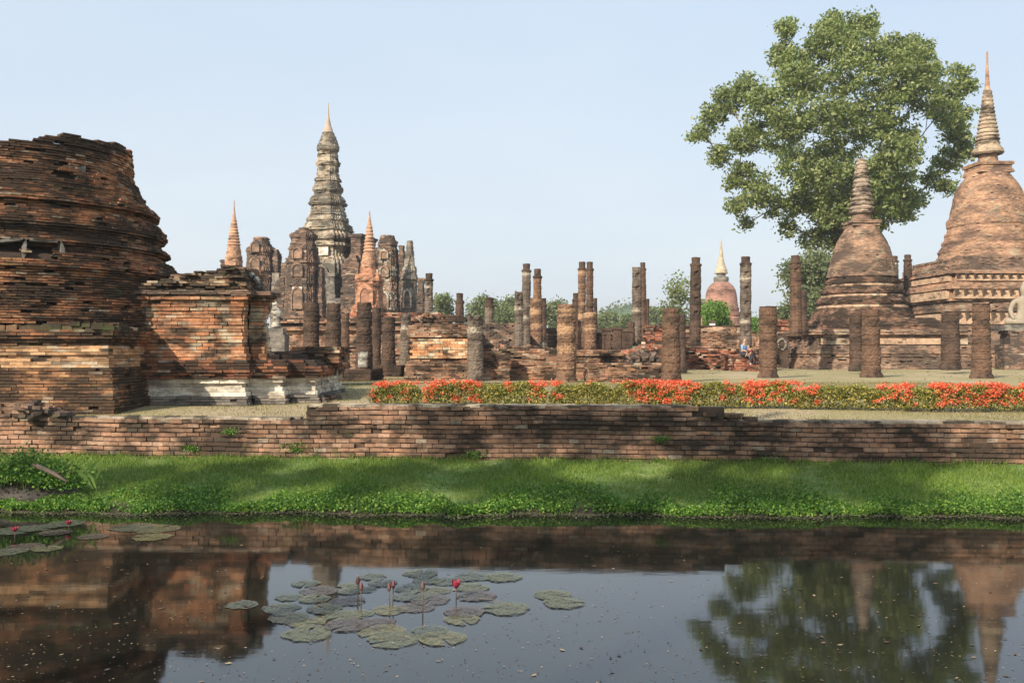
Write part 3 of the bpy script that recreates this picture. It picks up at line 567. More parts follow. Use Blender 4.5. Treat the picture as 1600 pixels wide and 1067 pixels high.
for k, a in enumerate((-math.pi / 2, 0)):                     # antefixes round the tapering tiers
    for z_, r_ in pprof([(297, 20.5), (322, 25), (345, 28), (360, 33)], Dm, zb):
        mb = MB()
        for s in np.linspace(-.6, .6, 5):
            c_ = np.array([math.cos(a) * r_ * .98 - math.sin(a) * s * r_, math.sin(a) * r_ * .98 + math.cos(a) * s * r_]); rot = a + math.pi / 2
            w_ = r_ * .10; V = [(c_[0] - math.cos(rot) * w_, c_[1] - math.sin(rot) * w_, z_), (c_[0] + math.cos(rot) * w_, c_[1] + math.sin(rot) * w_, z_), (c_[0], c_[1], z_ + w_ * 2.0), (c_[0] - math.cos(a) * .35, c_[1] - math.sin(a) * .35, z_)]
            mb.quads(V, [[0, 1, 2], [1, 3, 2], [3, 0, 2], [0, 3, 1]])
        mb.build('antefix_row', M_tower, t)
rm = 36 * Dm / F
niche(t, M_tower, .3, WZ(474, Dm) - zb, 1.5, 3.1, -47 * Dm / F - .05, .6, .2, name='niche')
for s in (-.95, .35):
    mb = MB(); mb.box(s - .55, s + .55, -rm - .12, -rm + .1, WZ(403, Dm) - zb, WZ(390, Dm) - zb); mb.build('white_panel', M_white, t)
def add_box(t, name, mat, cx, cy, hw, hd, pr, course=.12, blen=.35, **kw):
    return shell(name, t, mat, lambda r: rect(hw, hd)(r) + np.array([(cx, cy)] * 4), pr, course, blen, kw.pop('jit', .025), kw.pop('warp', .05), depth=.3, inset=.08, **kw)
# porch masses round the cell
zc = lambda y: WZ(y, Dm) - zb
add_box(t, 'porch_wall', M_dark, 3.2, .4, .5, 2.0, [(zc(497), .3), (zc(420), 0), (zc(376), -.05), (zc(374), .12), (zc(370), .12)])
add_box(t, 'porch_wall', M_dark, -2.9, -.4, .7, 1.5, [(zc(497), .3), (zc(420), 0), (zc(412), 0)])
add_box(t, 'porch_wall', M_grey, 1.2, -2.9, .8, .6, [(zc(497), .3), (zc(438), 0), (zc(436), .12), (zc(431), .1)])
# generic prang
def prang(label, px, D, wpx, ytop, ybase, mat, levels, capw, rz=RZT, sidew=None, group='brick prangs round the main tower', nich=True, matb=None, course=.13):
    zb = TZ - .05; t = thing('prang', label, 'tower', (WX(px, D), D, zb), rz, group)
    k = D / F
    body = [(y, w_) for y, w_ in levels]
    cut = [i for i, (y, w_) in enumerate(body) if y <= ytop + 22]
    ic = cut[-1]
    shell('roof', t, M_dark, redent(3, .12), pprof([(a, b * .93) for a, b in body[:ic + 1]], D, zb), course * .8, .3, .03, .06, depth=.3, inset=.1)
    shell('body', t, mat, redent(3, .11), pprof([(a, b * .93) for a, b in body[ic:]], D, zb), course, .34, .03, .07, depth=.35, inset=.1)
    if nich:
        r1 = float(np.interp(ybase - 30, [b[0] for b in body], [b[1] for b in body])) * k
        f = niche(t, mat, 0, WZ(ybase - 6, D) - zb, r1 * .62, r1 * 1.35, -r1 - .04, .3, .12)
        r2 = float(np.interp(ybase - 62, [b[0] for b in body], [b[1] for b in body])) * k
        niche(t, mat, 0, WZ(ybase - 56, D) - zb, r2 * .55, r2 * .8, -r2 - .04, .3, .15, dark=mat)
        niche(t, mat, 0, WZ(ybase - 84, D) - zb, r2 * .5, r2 * .65, -r2 - .02, .3, .12, dark=mat)
    return t, zb
t, zb = prang('square brown brick prang with flat broken top in front of the tall tower', 474, 70, 26, 356, 490, M_dark, [(356, 7), (360, 8), (361, 12), (364, 13), (365, 19), (369, 21), (372, 19), (375, 17), (382, 18.5), (388, 20), (390, 22), (393, 20), (406, 23), (411, 25), (412, 22), (440, 24), (445, 26), (446, 23), (486, 24), (488, 29), (498, 31)], 12)
mb = MB(); k = 70 / F
add_box(t, 'side_turret', M_dark, 28 * k, 4 * k, 4 * k, 8 * k, [(0, .1), (WZ(436, 70) - zb, 0), (WZ(418, 70) - zb, -.06)])
add_box(t, 'side_turret', M_dark, -27 * k, 8 * k, 4 * k, 8 * k, [(0, .1), (WZ(440, 70) - zb, 0), (WZ(402, 70) - zb, -.06)])
mb.box(-8 * k, 8 * k, -24.5 * k, -23.4 * k, WZ(484, 70) - zb, WZ(450, 70) - zb); mb.build('plaster_patch', M_white, t)
t, zb = prang('dark brick prang with rounded cap right of the slender terracotta spire', 408, 84, 24, 371, 480, M_dark, [(371, 11), (375, 12), (376, 10), (378, 13), (384, 15), (386, 17), (388, 21), (393, 22), (396, 20), (400, 20), (420, 22), (424, 24), (425, 21), (470, 22), (476, 26), (490, 28)], 12)
k = 84 / F; add_box(t, 'side_turret', M_dark, 25 * k, 2 * k, 5 * k, 8 * k, [(0, .1), (WZ(430, 84) - zb, 0), (WZ(400, 84) - zb, -.02), (WZ(390, 84) - zb, -.2)])
add_box(t, 'grey_side_wall', M_grey, 30 * k, -8 * k, 6 * k, 6 * k, [(0, .1), (WZ(428, 84) - zb, 0)])
t, zb = prang('brown prang with white stucco streaks and flat dark top right of the small orange chedi', 606, 80, 26, 368, 490, brick_mat('streaked_stucco', [(.24, .13, .08), (.30, .18, .12), (.36, .24, .16)], dirt=.42, dirt_scale=.6, plaster=(.60, .54, .43), plaster_amt=.5, zstretch=.6), [(368, 9), (372, 12), (374, 11), (376, 13), (382, 15), (384, 16), (386, 13), (392, 16), (400, 17), (430, 18), (432, 20), (433, 18), (480, 19), (485, 23), (496, 25)], 12)
k = 80 / F; add_box(t, 'side_turret', M_dark, 22 * k, 2 * k, 4 * k, 6 * k, [(0, .1), (WZ(400, 80) - zb, 0), (WZ(384, 80) - zb, -.06)])
add_box(t, 'side_turret', M_dark, -22 * k, 6 * k, 5 * k, 6 * k, [(0, .1), (WZ(400, 80) - zb, 0), (WZ(386, 80) - zb, -.06)])
t = thing('chapel_wall', 'dark stepped chapel wall between the tall tower and the small orange chedi', 'wall', (WX(553, 79), 79, TZ - .05), RZT)
shell('brickwork', t, M_dark, rect(.72, .9), [(WZ(y, 79) - TZ, o) for y, o in ((495, .2), (450, .1), (448, 0), (418, 0), (416, .08), (412, .08), (411, -.15), (404, -.2), (403, -.4), (398, -.45))], .12, .32, .03, .06)
t = thing('broken_chapel_corner', 'low broken chapel corner left of the square brown prang', 'ruin', (WX(441, 74), 74, TZ - .05), RZT)
shell('brickwork', t, M_dark, redent(2, .14), [(WZ(y, 74) - TZ, o) for y, o in ((495, .62), (460, .55), (458, .62), (454, .6), (440, .45), (432, .2))], .12, .3, .04, .07)
# slender white tapering turret
t = thing('slender_turret', 'slender pale tapering turret with round knob at the right of the tower group', 'tower', (WX(640, 76), 76, TZ - .05), RZT); zb = TZ - .05
shell('shaft', t, M_tower, redent(2, .15), pprof([(376, 3), (378, 4.5), (381, 5), (383, 4), (385, 4.5), (387, 5.6), (391, 5), (398, 6.5), (402, 6), (410, 8), (414, 7.2), (422, 10), (427, 9), (434, 12), (438, 13), (439, 11), (490, 12)], 76, zb), .12, .3, .02, .04, depth=.25, inset=.08)
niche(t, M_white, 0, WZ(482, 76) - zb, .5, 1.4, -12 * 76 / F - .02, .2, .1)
t = thing('pointed_wall_stub', 'dark pointed wall stub between the pale turret and the laterite pier', 'ruin', (WX(658, 74), 74, TZ - .05), RZT)
shell('brickwork', t, M_dark, redent(1, .2), pprof([(434, .8), (438, 2), (446, 4), (460, 5.5), (492, 6)], 74, zb), .12, .3, .04, .06, depth=.25, inset=.08)
# slender terracotta chedis
M_terra = brick_mat('terracotta_stucco', [(.50, .29, .18), (.54, .32, .20), (.46, .25, .16)], dirt=.16, dirt_scale=.8, rnd=.2, light=.05)
def spire_rings(y0, y1, w0, w1, n):
    out = []
    for i in range(n):
        a = i / n; b = (i + 1) / n; ya = y0 + (y1 - y0) * a; yb = y0 + (y1 - y0) * b; w = w0 + (w1 - w0) * b
        out += [(ya + (yb - ya) * .1, w * .80), (ya + (yb - ya) * .6, w * 1.06), (yb - (yb - ya) * .1, w * 1.0)]
    return out
def smooth_lathe(t, name, mat, lst, D, zb, seg=16):
    mb = MB(); mb.loft([np.concatenate([circle(r_, seg), np.full((seg, 1), z_)], 1) for z_, r_ in pprof(lst, D, zb)], 0, True, False); return mb.build(name, mat, t)
D = 88; t = thing('small_chedi', 'slender terracotta chedi spire behind the shrine ruin at the left of the towers', 'chedi', (WX(365, D), D, TZ - .05), RZT, 'slender terracotta chedis')
smooth_lathe(t, 'spire', M_terra, [(313, .6), (328, 1.4), (342, 3)] + spire_rings(342, 384, 3.4, 10, 9), D, TZ - .05)
shell('bell', t, M_terra, circle, pprof([(384, 9), (392, 10.6), (399, 11.5), (400, 12.5), (404, 13.2), (406, 12)], D, TZ - .05), .1, .3, .015, .02, depth=.2)
shell('body', t, M_terra, redent(2, .12), pprof([(406, 12), (407, 11.5), (440, 12), (443, 15), (490, 16)], D, TZ - .05), .13, .36, .02, .05, depth=.25)
mb = MB(); mb.boxes([[-17 * D / F, 0, WZ(412, D) - TZ]], .4, .5, .9, 0); mb.boxes([[-17 * D / F, 0, WZ(407, D) - TZ]], .55, .6, .2, 0); mb.build('corner_finial', M_dark, t)
D = 72; t = thing('small_chedi', 'small orange chedi with arched niche and pointed spire in front of the tower group', 'chedi', (WX(577, D), D, TZ - .05), RZT, 'slender terracotta chedis')
smooth_lathe(t, 'spire', M_terra, [(329, .6), (342, 1.8), (352, 3.6)] + spire_rings(352, 394, 4, 9.5, 8), D, TZ - .05)
shell('bell', t, M_terra, circle, pprof([(394, 8.5), (400, 10.5), (408, 11.5), (409, 13), (414, 13), (418, 13.5)], D, TZ - .05), .09, .26, .012, .02, depth=.2)
shell('body', t, M_orange, redent(3, .10), pprof([(418, 12.5), (428, 13), (429, 16), (436, 17), (437, 19), (440, 20), (441, 18.5), (476, 19), (480, 23), (487, 24), (496, 27)], D, TZ - .05), .11, .32, .015, .04, depth=.3)
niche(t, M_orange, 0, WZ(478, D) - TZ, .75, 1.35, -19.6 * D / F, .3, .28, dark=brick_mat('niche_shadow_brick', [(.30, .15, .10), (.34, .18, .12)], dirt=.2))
for s in (-1, 1):
    mb = MB()
    for zz, w_ in ((436, .30), (430, .24), (424, .14)): mb.boxes([[s * .82, -.5, WZ(zz, D) - TZ]], w_, w_, .3, .1, 0)
    mb.build('corner_turret', M_orange, t)

# ================================================================= COLUMNS
def column(label, px, ytop, ybase, wpx, D, mat=None, cap=False, holes=0, group='short laterite columns standing on the lawn', wb=None, bands=False, patch=None, rough=.06, broken=.1, segs=22, name='laterite_column', tilt_=0.0):
    mat = mat or M_lat; k = D / F; zb = WZ(ybase, D); r = wpx / 2 * k; rb = (wb or wpx * 1.08) / 2 * k; H = (ybase - ytop) * k
    t = thing(name, label, 'column', (WX(px, D), D, zb), rng.uniform(0, 1.5) * 0, group); t.rotation_euler[1] = tilt_ + rng.normal(0, .006)
    sd = rng.uniform(0, 50); drum = rng.uniform(.28, .42)
    hs = H - (.34 + .1 if cap else 0); n = max(8, int(hs / .045)); rings = []
    a = np.linspace(0, 2 * np.pi, segs, endpoint=False)
    zs_ = np.linspace(-.15, hs, n); dr = (zs_ // drum)
    hz_ = [hs * (0.90 - .17 * q) for q in range(holes)]
    for i, z in enumerate(zs_):
        f = z / hs; rr = rb + (r - rb) * min(1, max(0, f) * 1.1); rr *= 1 + .035 * math.sin(dr[i] * 12.9 + sd)
        fr = (z / drum) % 1.0; groove = .065 if (fr < .12 or fr > .93) else 0
        R_ = rr * (1 + rough * .55 * nz(np.cos(a) * 1.3, np.sin(a) * 1.3, np.full(segs, z * 1.6), 1.5, sd)) + rng.normal(0, .012, segs) * r * 2 - groove * r
        if segs <= 12: R_ *= 1 + .05 * (np.arange(segs) % 2)
        for hzz in hz_:
            if abs(z - hzz) < .10: R_ = R_ - .45 * r * (np.abs(a - 4.5) < .30)
        zz = np.full(segs, z)
        if i == n - 1 and not cap: zz = z + broken * r * nz(np.cos(a) * 2, np.sin(a) * 2, a * 0 + sd, 1)
        rings.append(np.stack([np.cos(a) * R_, np.sin(a) * R_, zz], -1))
    if not cap: rings.append(rings[-1] * [.6, .6, 1] + [0, 0, rng.uniform(-.02, .05)])
    mb = MB(); mb.loft(rings, 0, True, False); mb.build('shaft', mat, t)
    if cap:
        mb = MB(); q = []
        for z, rr in ((hs - .02, 1.0), (hs, 1.16), (hs + .09, 1.16), (hs + .11, .86), (hs + .2, .80), (hs + .42, .86), (hs + .44, .6)):
            q.append(np.stack([np.cos(a) * r * rr * (1 + rng.normal(0, .02, segs)), np.sin(a) * r * rr * (1 + rng.normal(0, .02, segs)), np.full(segs, z) + rng.normal(0, .006, segs)], -1))
        mb.loft(q, 0); mb.build('capital', M_latd, t)
    if patch:
        z0_, z1_ = (ybase - patch[1]) * k, (ybase - patch[0]) * k; mb = MB(); aa = np.linspace(-math.pi / 2 - patch[2], -math.pi / 2 + patch[2], 9); V = []
        for i, z in enumerate(np.linspace(z0_, z1_, 9)):
            for j, q in enumerate(aa):
                e = (i in (0, 8)) or (j in (0, 8)); jj = rng.normal(0, .02, 2) if e else (0, 0)
                V.append((math.cos(q + jj[0]) * (rb * 1.06 - (.06 if e else 0)), math.sin(q + jj[0]) * (rb * 1.06 - (.06 if e else 0)), z + jj[1]))
        mb.quads(V, [[i * 9 + j, i * 9 + j + 1, i * 9 + j + 10, i * 9 + j + 9] for i in range(8) for j in range(8)], 0, True); mb.build('plaster_patch', MATS['stained_stucco'], t)
    if ybase > 570:                                     # worn foot of the column
        mb = MB(); q = []
        for z, rr in ((-.12, 1.22), (.0, 1.16), (.07, 1.08), (.12, .95)): q.append(np.stack([np.cos(a) * rb * (rr + .05 * np.sin(a * 5 + sd)), np.sin(a) * rb * (rr + .05 * np.sin(a * 3 + sd)), np.full(segs, z)], -1))
        mb.loft(q, 0); mb.build('base', mat, t)
    return t
GS = 'short broken laterite columns on the lawn'; GT = 'tall laterite columns of the assembly hall'
column('stout short column with pale brick bands, in front of the long low brick wall', 885, 476, 595, 28, 31, M_latb, wb=32)
column('rough short column with a single white speck, right of the low brick steps', 1048, 483, 596, 27, 31, M_lat, wb=31)
column('darker short column half hidden behind the right side of the white specked column', 1065, 492, 577, 12, 42, M_latd, wb=14)
column('short brown column standing left of the round chedi, throwing a shadow to its right', 1200, 479, 588, 27, 36, M_lat, wb=28, broken=.05)
column('short column standing on the lawn before the middle of the round chedi', 1361, 484, 586, 27, 36.5, M_lat, wb=29, broken=.05)
column('thinner column just behind and left of the one before the round chedi', 1338, 490, 575, 20, 44, M_latd, wb=21)
column('rightmost short column on the lawn, in front of the large chedi base', 1533, 475, 588, 26, 35.5, M_lat, wb=30, broken=.05)
column('short column second from the right edge, in front of the large chedi base', 1485, 488, 573, 26, 43, M_latd, wb=28)
column('ragged short column with a notched top, before the bright orange brick panel', 743, 497, 595, 25, 31, M_latg, wb=27, broken=.4, rough=.12)
column('short column with a white plaster patch near its foot', 569, 473, 588, 24, 33, M_latd, wb=27, patch=(548, 576, .75))
column('leaning short column second from the left of the row before the terrace', 520, 474, 574, 21, 38, M_latd, wb=27, tilt_=.015)
column('thick dark column leftmost of the row, beside the shrine base', 486, 474, 568, 24, 38, M_latd, wb=25)
column('thin column between the leaning column and the plaster patched column', 540, 490, 571, 12, 46, M_lat, wb=13)
column('narrow dark column directly behind the plaster patched column', 588, 481, 573, 14, 42, M_latd, wb=15)
column('squat dark column right of the plaster patched column', 607, 497, 573, 20, 38, M_latd, wb=23)
column('greyish rough column left of the bright orange brick panel', 634, 490, 574, 16, 40, M_latg, wb=18, rough=.1)
C8 = dict(group=GT, name='tall_column', segs=12)
column('tall grey square headed pier at the right end of the tower terrace', 670, 427, 494, 13, 54, M_latg, cap=True, holes=3, **C8)
column('short capped column stub standing above the dark flat slabs', 718, 458, 505, 13, 42, M_latd, cap=True, **C8)
column('grey capped column before the round green tree', 764, 465, 512, 14, 44, M_latg, cap=True, **C8)
column('grey leaning column with weeds on top, left of the white streaked tall column', 811, 456, 543, 14, 40, M_latg, cap=False, holes=2, broken=.5, **C8)
column('tall white streaked column with a knob top, left one of the central pair', 822, 412, 546, 13.5, 50, M_latg, cap=True, wb=15, **C8)
column('tall cream banded column on a thicker drum, right one of the central pair', 839, 420, 546, 13, 45, M_latb, cap=True, wb=15, **C8)
column('thick banded lower drum wrapped around the foot of the cream banded column', 838.5, 466, 544, 19.5, 44, M_latb, wb=20, group=GT, name='column_drum')
column('thin dark column just right of the cream banded column', 850, 466, 530, 8, 50, M_latd, cap=True, **C8)
column('tall column with rough blotched face, left one of the twin pair behind the pale banded short column', 909, 409, 546, 12.5, 48, M_latb, cap=True, wb=13, **C8)
column('tall smooth brown column, right one of the twin pair behind the pale banded short column', 921.5, 409, 546, 11.5, 46, M_lat, cap=True, wb=13, **C8)
column('wide lower drum at the foot of the smooth brown twin column', 922, 490, 547, 20, 44, M_latb, wb=21, group=GT, name='column_drum')
column('half height speckled column immediately left of the twin pair', 900, 458, 540, 11, 50, M_lat, cap=True, **C8)
column('thin half height column immediately right of the twin pair', 931, 466, 540, 6, 52, M_latd, **C8)
column('tall plain column with two square holes, right of centre', 994.5, 418, 536, 15, 48, M_latg, holes=2, wb=17, **C8)
column('tall slim knob topped column touching the one with two square holes', 1005, 410, 530, 9.5, 52, M_lat, cap=True, wb=12, **C8)
column('small stub of column at the left foot of the plain column with two holes', 986, 503, 532, 12, 46, M_latd, wb=13, group=GT, name='column_drum')
column('thin half height column right behind the slim knob topped column', 1012, 467, 528, 5, 54, M_latd, **C8)
column('tall column with a row of holes, left of the far gilded chedi', 1086, 402, 535, 16, 48, M_latd, cap=True, holes=4, wb=18, **C8)
column('tall column with a row of holes, right of the far gilded chedi', 1165, 401, 551, 17, 50.5, M_latg, cap=True, holes=5, wb=19, **C8)
column('tall column with one hole, standing before trees left of the round chedi', 1244, 399, 521, 16, 49, M_lat, cap=True, holes=1, wb=20, **C8)
column('shorter dark column tight behind the right side of the one holed column', 1255, 455, 520, 12, 54, M_latd, **C8)
column('left one of two capped columns seen between the round and the large chedi', 1398, 400, 500, 12, 66, M_latg, cap=True, **C8)
column('right one of two capped columns seen between the round and the large chedi', 1419, 398, 500, 12, 66, M_latd, cap=True, holes=1, **C8)

# ================================================================= BRICK PLATFORMS (centre)
GP = 'broken brick platforms of the assembly hall'
t = block('brick_platform', 'brick platform with a bright orange panel behind the ragged notched column', 'platform', 641, 733, 32, 12, [(505, .02), (508, .05), (516, .08), (524, .16), (527, .12), (528, -.05), (560, -.05), (561, .02), (566, .05), (567, .16), (590, .2)], M_mid, .07, .25, group=GP, keep=lambda x, y, z: z < 1.98 + .12 * nz(x, y, z * 0, 1.5))
mb = MB(); hw = (WX(733, 32) - WX(641, 32)) / 2; zc0 = WZ(560, 32) - t.location.z; zc1 = WZ(529, 32) - t.location.z
n_ = 7; cs = []
for r_ in range(n_):
    z = zc0 + (r_ + .5) * (zc1 - zc0) / n_
    for x in np.arange(-hw + .12, hw - .05, .26): cs.append((x + (r_ % 2) * .1, -6.02 + rng.normal(0, .006), z))
mb.boxes(np.array(cs), .25, .16, (zc1 - zc0) / n_ - .008, 0, 0, tilt=rng.normal(0, .01, len(cs))); mb.build('orange_panel', M_panel, t)
t = thing('stone_slabs', 'flat dark stone slabs stacked on top of the platform with the orange panel', 'slabs', (WX(709, 33), 33.2, WZ(504, 33)))
for (x, z, L, tl_) in ((-.1, .06, 1.15, .02), (-.15, .24, .7, -.03), (.18, .14, .9, .03)):
    mb = MB(); mb.boxes([[x, rng.uniform(-.1, .1), z]], L, .6, .075, rng.normal(0, .1), 0, tilt=tl_); mb.build('slab', M_latd, t)
block('dark_platform_wall', 'dark brick back wall between the orange panelled platform and the central pair of columns', 'wall', 734, 812, 42, 6, [(505, 0), (508, .06), (512, 0), (550, 0)], M_dark, .09, .3, group=None, keep=None, warp=.1)
block('long_low_brick_wall', 'long low brick wall behind the stout pale banded column', 'wall', 752, 872, 33, 18, [(545, 0), (549, .04), (550, 0), (592, .03)], M_mid, .072, .27, keep=lambda x, y, z: z < 1.12 + .05 * nz(x, y, z * 0, 2))
block('hall_platform', 'wide brick floor platform carrying the tall central columns', 'platform', 800, 1062, 43.5, 22, [(546, -.1), (550, 0), (575, .1)], M_mid, .1, .3, group=None)
block('brick_steps', 'broken brick steps with a pale worn top left of the white specked column', 'steps', 918, 1033, 31, 1.6, [(567, -.02), (570, .06), (577, .05), (578, .0), (594, .02)], M_mid, .066, .26, drop=.03, keep=lambda x, y, z: z < .66 + .05 * nz(x, y, z * 0, 2), warp=.06)
block('brick_steps', 'upper dark brick ledge behind the pale topped broken steps', 'steps', 902, 968, 33.3, 6, [(547, 0), (550, .1), (556, .1), (557, .02), (590, .02)], M_mid, .07, .26)
for lab, a, b, D, y0, m_ in (('low dark brick parapet on the hall platform between the twin and the holed columns', 932, 984, 46, 514, M_dark), ('reddish sloping rubble wall between the holed column and the white specked column', 1008, 1040, 47, 508, M_red), ('dark rubble wall directly left of the far brick pier', 1030, 1064, 50, 505, M_mid), ('mossy dark wall piece right of the cream banded column', 850, 884, 52, 512, M_dark), ('dark wall piece behind the twin columns', 884, 932, 56, 510, M_dark)):
    block('parapet_wall', lab, 'wall', a, b, D, 1.0, [(y0, -.02), (y0 + 3, .06), (y0 + 7, .05), (y0 + 8, 0), (548, 0)], m_, .09, .3, keep=lambda x, y, z: True, warp=.14, drop=.06)
t = thing('column_stumps', 'row of dark square stumps before the parapet on the hall platform', 'stumps', (WX(955, 44.5), 44.5, WZ(548, 44.5)))
for px, w_, h_ in ((936, .5, .75), (948, .4, .95), (964, .42, 1.0), (978, .6, .9)):
    mb = MB(); x = (px - 955) / F * 44.5; mb.boxes([[x, 0, h_ / 2]], w_, .4, h_, rng.normal(0, .1), 0); mb.boxes([[x, 0, h_ + .06]], w_ * 1.2, .5, .12, rng.normal(0, .1), 0); mb.build('stump', M_latd, t)
# rubble heaps
def rubble(label, px0, px1, D, py, h, n, mat, dep=1.0):
    t = thing('rubble_heap', label, 'rubble', (WX((px0 + px1) / 2, D), D, WZ(py, D)), 0, 'heaps of fallen bricks'); hw = (px1 - px0) / 2 / F * D
    x = rng.uniform(-hw, hw, n); y = rng.uniform(-dep, dep, n) * .6; top = h * (1 - (np.abs(x) / hw) ** 2) * (1 - .5 * np.abs(y) / dep) * (1 + .3 * np.sin(x * 5)); z = top * rng.random(n) ** .6
    mb = MB(); mb.boxes(np.stack([x, y, z], -1), rng.uniform(.15, .34, n), rng.uniform(.12, .2, n), rng.uniform(.06, .12, n), rng.uniform(-1.5, 1.5, n), 0, tilt=rng.normal(0, .3, n)); o = mb.build('loose_bricks', mat, t); o['kind'] = 'stuff'
rubble('dark brick rubble heap on the steps left of the white specked column', 962, 1034, 34, 566, .38, 200, M_dark)
rubble('reddish brick rubble on the hall platform behind the broken steps', 968, 1036, 42, 556, .45, 220, M_red)
rubble('small brick rubble on top of the terrace edge right of the small orange chedi', 640, 686, 48, 504, .5, 160, M_mid)
rubble('dark rubble left of the gap behind the short brown column', 1176, 1200, 50, 552, 1.1, 200, M_mid)
rubble('pale brick chips lying on the long low wall behind the banded column', 762, 868, 36, 548, .15, 160, M_mid)
# dark low laterite kerb before the terrace
block('laterite_kerb', 'low dark laterite kerb in the shade between the shrine and the patched column', 'kerb', 500, 578, 31.5, 3.0, [(578, 0), (590, .02), (600, .05)], M_latd, .12, .4, warp=.03)
block('laterite_kerb', 'low dark laterite kerb right of the plaster patched column', 'kerb', 585, 626, 37.5, 2.0, [(571, 0), (580, .02)], M_latd, .12, .4, warp=.03)
# terrace right of centre (behind the two people)
t = block('red_brick_terrace', 'red rubble faced terrace with a pale coping behind the two people', 'terrace', 1062, 1200, 53, 14, [(545, -.25), (546, -.02), (553, 0), (577, .1)], M_red, .10, .26, warp=.14, jit=.05, drop=.04)
add_box(t, 'upper_wall', M_mid, -.4, 0, 2.45, 6.2, [(WZ(546, 53.8) - 1.47, 0), (WZ(520, 53.8) - 1.47, 0), (WZ(518, 53.8) - 1.47, .06), (WZ(517, 53.8) - 1.47, .06)], .1, .28)
add_box(t, 'pale_band', M_band, -.5, .3, 2.2, 6.0, [(WZ(518, 54.2) - 1.47, 0), (WZ(510.5, 54.2) - 1.47, 0)], .28, .6)
add_box(t, 'coping', M_latd, -.5, .3, 2.2, 6.0, [(WZ(510.5, 54.2) - 1.47, .10), (WZ(508, 54.2) - 1.47, .12)], .1, .5)
for px in (1142, 1154): add_box(t, 'pilaster', M_mid, WX(px, 53.5) - t.location.x, -6.6, .09, .3, [(WZ(545, 53.5) - 1.47, 0), (WZ(512, 53.5) - 1.47, 0)], .1, .2)
block('striped_brick_pier', 'striped red brick pier between the short brown column and the one holed column', 'pier', 1212, 1234, 60, 3, [(499, 0), (508, 0), (508.5, -.15), (511, -.15), (511.5, .0), (517, 0), (517.5, -.15), (520, -.15), (520.5, 0), (560, 0)], M_red, .1, .3)
t = thing('round_window_stone', 'round pale stone ring set against the terrace left of the round chedi', 'stone ring', (WX(1222, 51), 51, WZ(538, 51))); mb = MB()
mb.tube([(.22 * math.cos(a), 0, .3 * math.sin(a)) for a in np.linspace(0, 2 * math.pi, 17)], .07, 6); mb.build('ring', M_grey, t); mb = MB(); mb.boxes([[0, .12, -.3]], .66, .2, 1.6, 0, 0); mb.build('backing', M_latd, t)
t = thing('white_marker', 'tiny white block with a dark pointed top on the coping before the bright green bush', 'marker', (WX(1113, 57), 57, WZ(510, 57)))
mb = MB(); mb.box(-.16, .16, -.1, .1, 0, .2); mb.build('block', plain('whitewash', (.8, .8, .76), .8, .05), t)
mb = MB(); mb.loft([np.array([(-.2, -.14, .2), (.2, -.14, .2), (.2, .14, .2), (-.2, .14, .2)]), np.array([(-.04, -.03, .42), (.04, -.03, .42), (.04, .03, .42), (-.04, .03, .42)])]); mb.build('top', M_latd, t)

# ================================================================= CHEDIS (right)
M_ring = brick_mat('dark_ring_brick', [(0.27, 0.15, 0.10), (0.34, 0.19, 0.125), (0.38, 0.23, 0.15)], dirt=.50, dirt_scale=.8, rnd=.25, cmix=.4, light=.04)
D = 58.0; g0 = ground_z(D) - .02
t = thing('round_chedi', 'bell shaped brown brick chedi with a ringed spire in front of the big tree', 'chedi', (WX(1347, D), D, g0), R(2))
P_ = lambda l: pprof(l, D, g0)
shell('spire', t, brick_mat('grey_spire_brick', [(.42, .32, .24), (.47, .37, .28), (.37, .28, .21)], dirt=.33, dirt_scale=1.2, rnd=.25), circle, P_([(248, 4.5), (250, 6.5)] + spire_rings(251, 335, 6.6, 19.5, 12)), .06, .22, .008, .015, depth=.12, inset=.03)
shell('neck', t, M_chedi, circle, P_([(335, 15), (346, 15.5)]), .08, .25, .01, .02, depth=.15)
shell('harmika', t, M_chedi, square, P_([(346, 22), (350, 23), (352, 20), (355, 22)]), .08, .25, .015, .03, depth=.2)
shell('bell', t, M_chedi, circle, P_([(355, 22), (357, 25), (364, 28.5), (370, 32), (379, 37), (388, 41), (400, 45), (415, 48.5), (428, 51.5), (434, 53)]), .075, .22, .008, .015, depth=.25, inset=.06)
shell('ring_mouldings', t, M_ring, circle, P_([(434, 51), (437, 50.5), (438, 54), (442, 57), (444, 56), (446, 53), (449, 53), (450, 57), (456, 62), (460, 61), (462, 58), (465, 59), (466, 65), (472, 69), (476, 68), (478, 65), (482, 66), (483, 70), (490, 74), (495, 76), (500, 77)]), .075, .24, .011, .02, depth=.28, inset=.07, drop=.015)
for ya, yb, w_ in ((446, 449, 54.5), (462, 465.5, 60.5), (478.5, 482.5, 67.5)): shell('plaster_band', t, M_band, circle, P_([(ya, w_), (yb, w_)]), .2, .5, .004, .015, depth=.12, inset=.04, wf=2)
shell('square_tier', t, M_ring, redent(2, .05), P_([(499, 80), (502, 82), (503, 88), (508, 89), (509, 95), (517, 97)]), .08, .28, .02, .04, depth=.3, drop=.02)
shell('platform', t, M_chedi, redent(1, .05), P_([(517, 116), (520, 118), (524, 118), (525, 112), (529, 112), (530, 110), (540, 111), (541, 118), (545, 119), (546, 123), (552, 124), (553, 121), (564, 122), (565, 126), (576, 127)]), .08, .28, .025, .06, depth=.3, drop=.025)
add_box(t, 'pale_band', M_band, 0, -110 * D / F + .41, 108 * D / F, .55, P_([(530, 0), (539, 0)]), .36, .9, jit=.006)
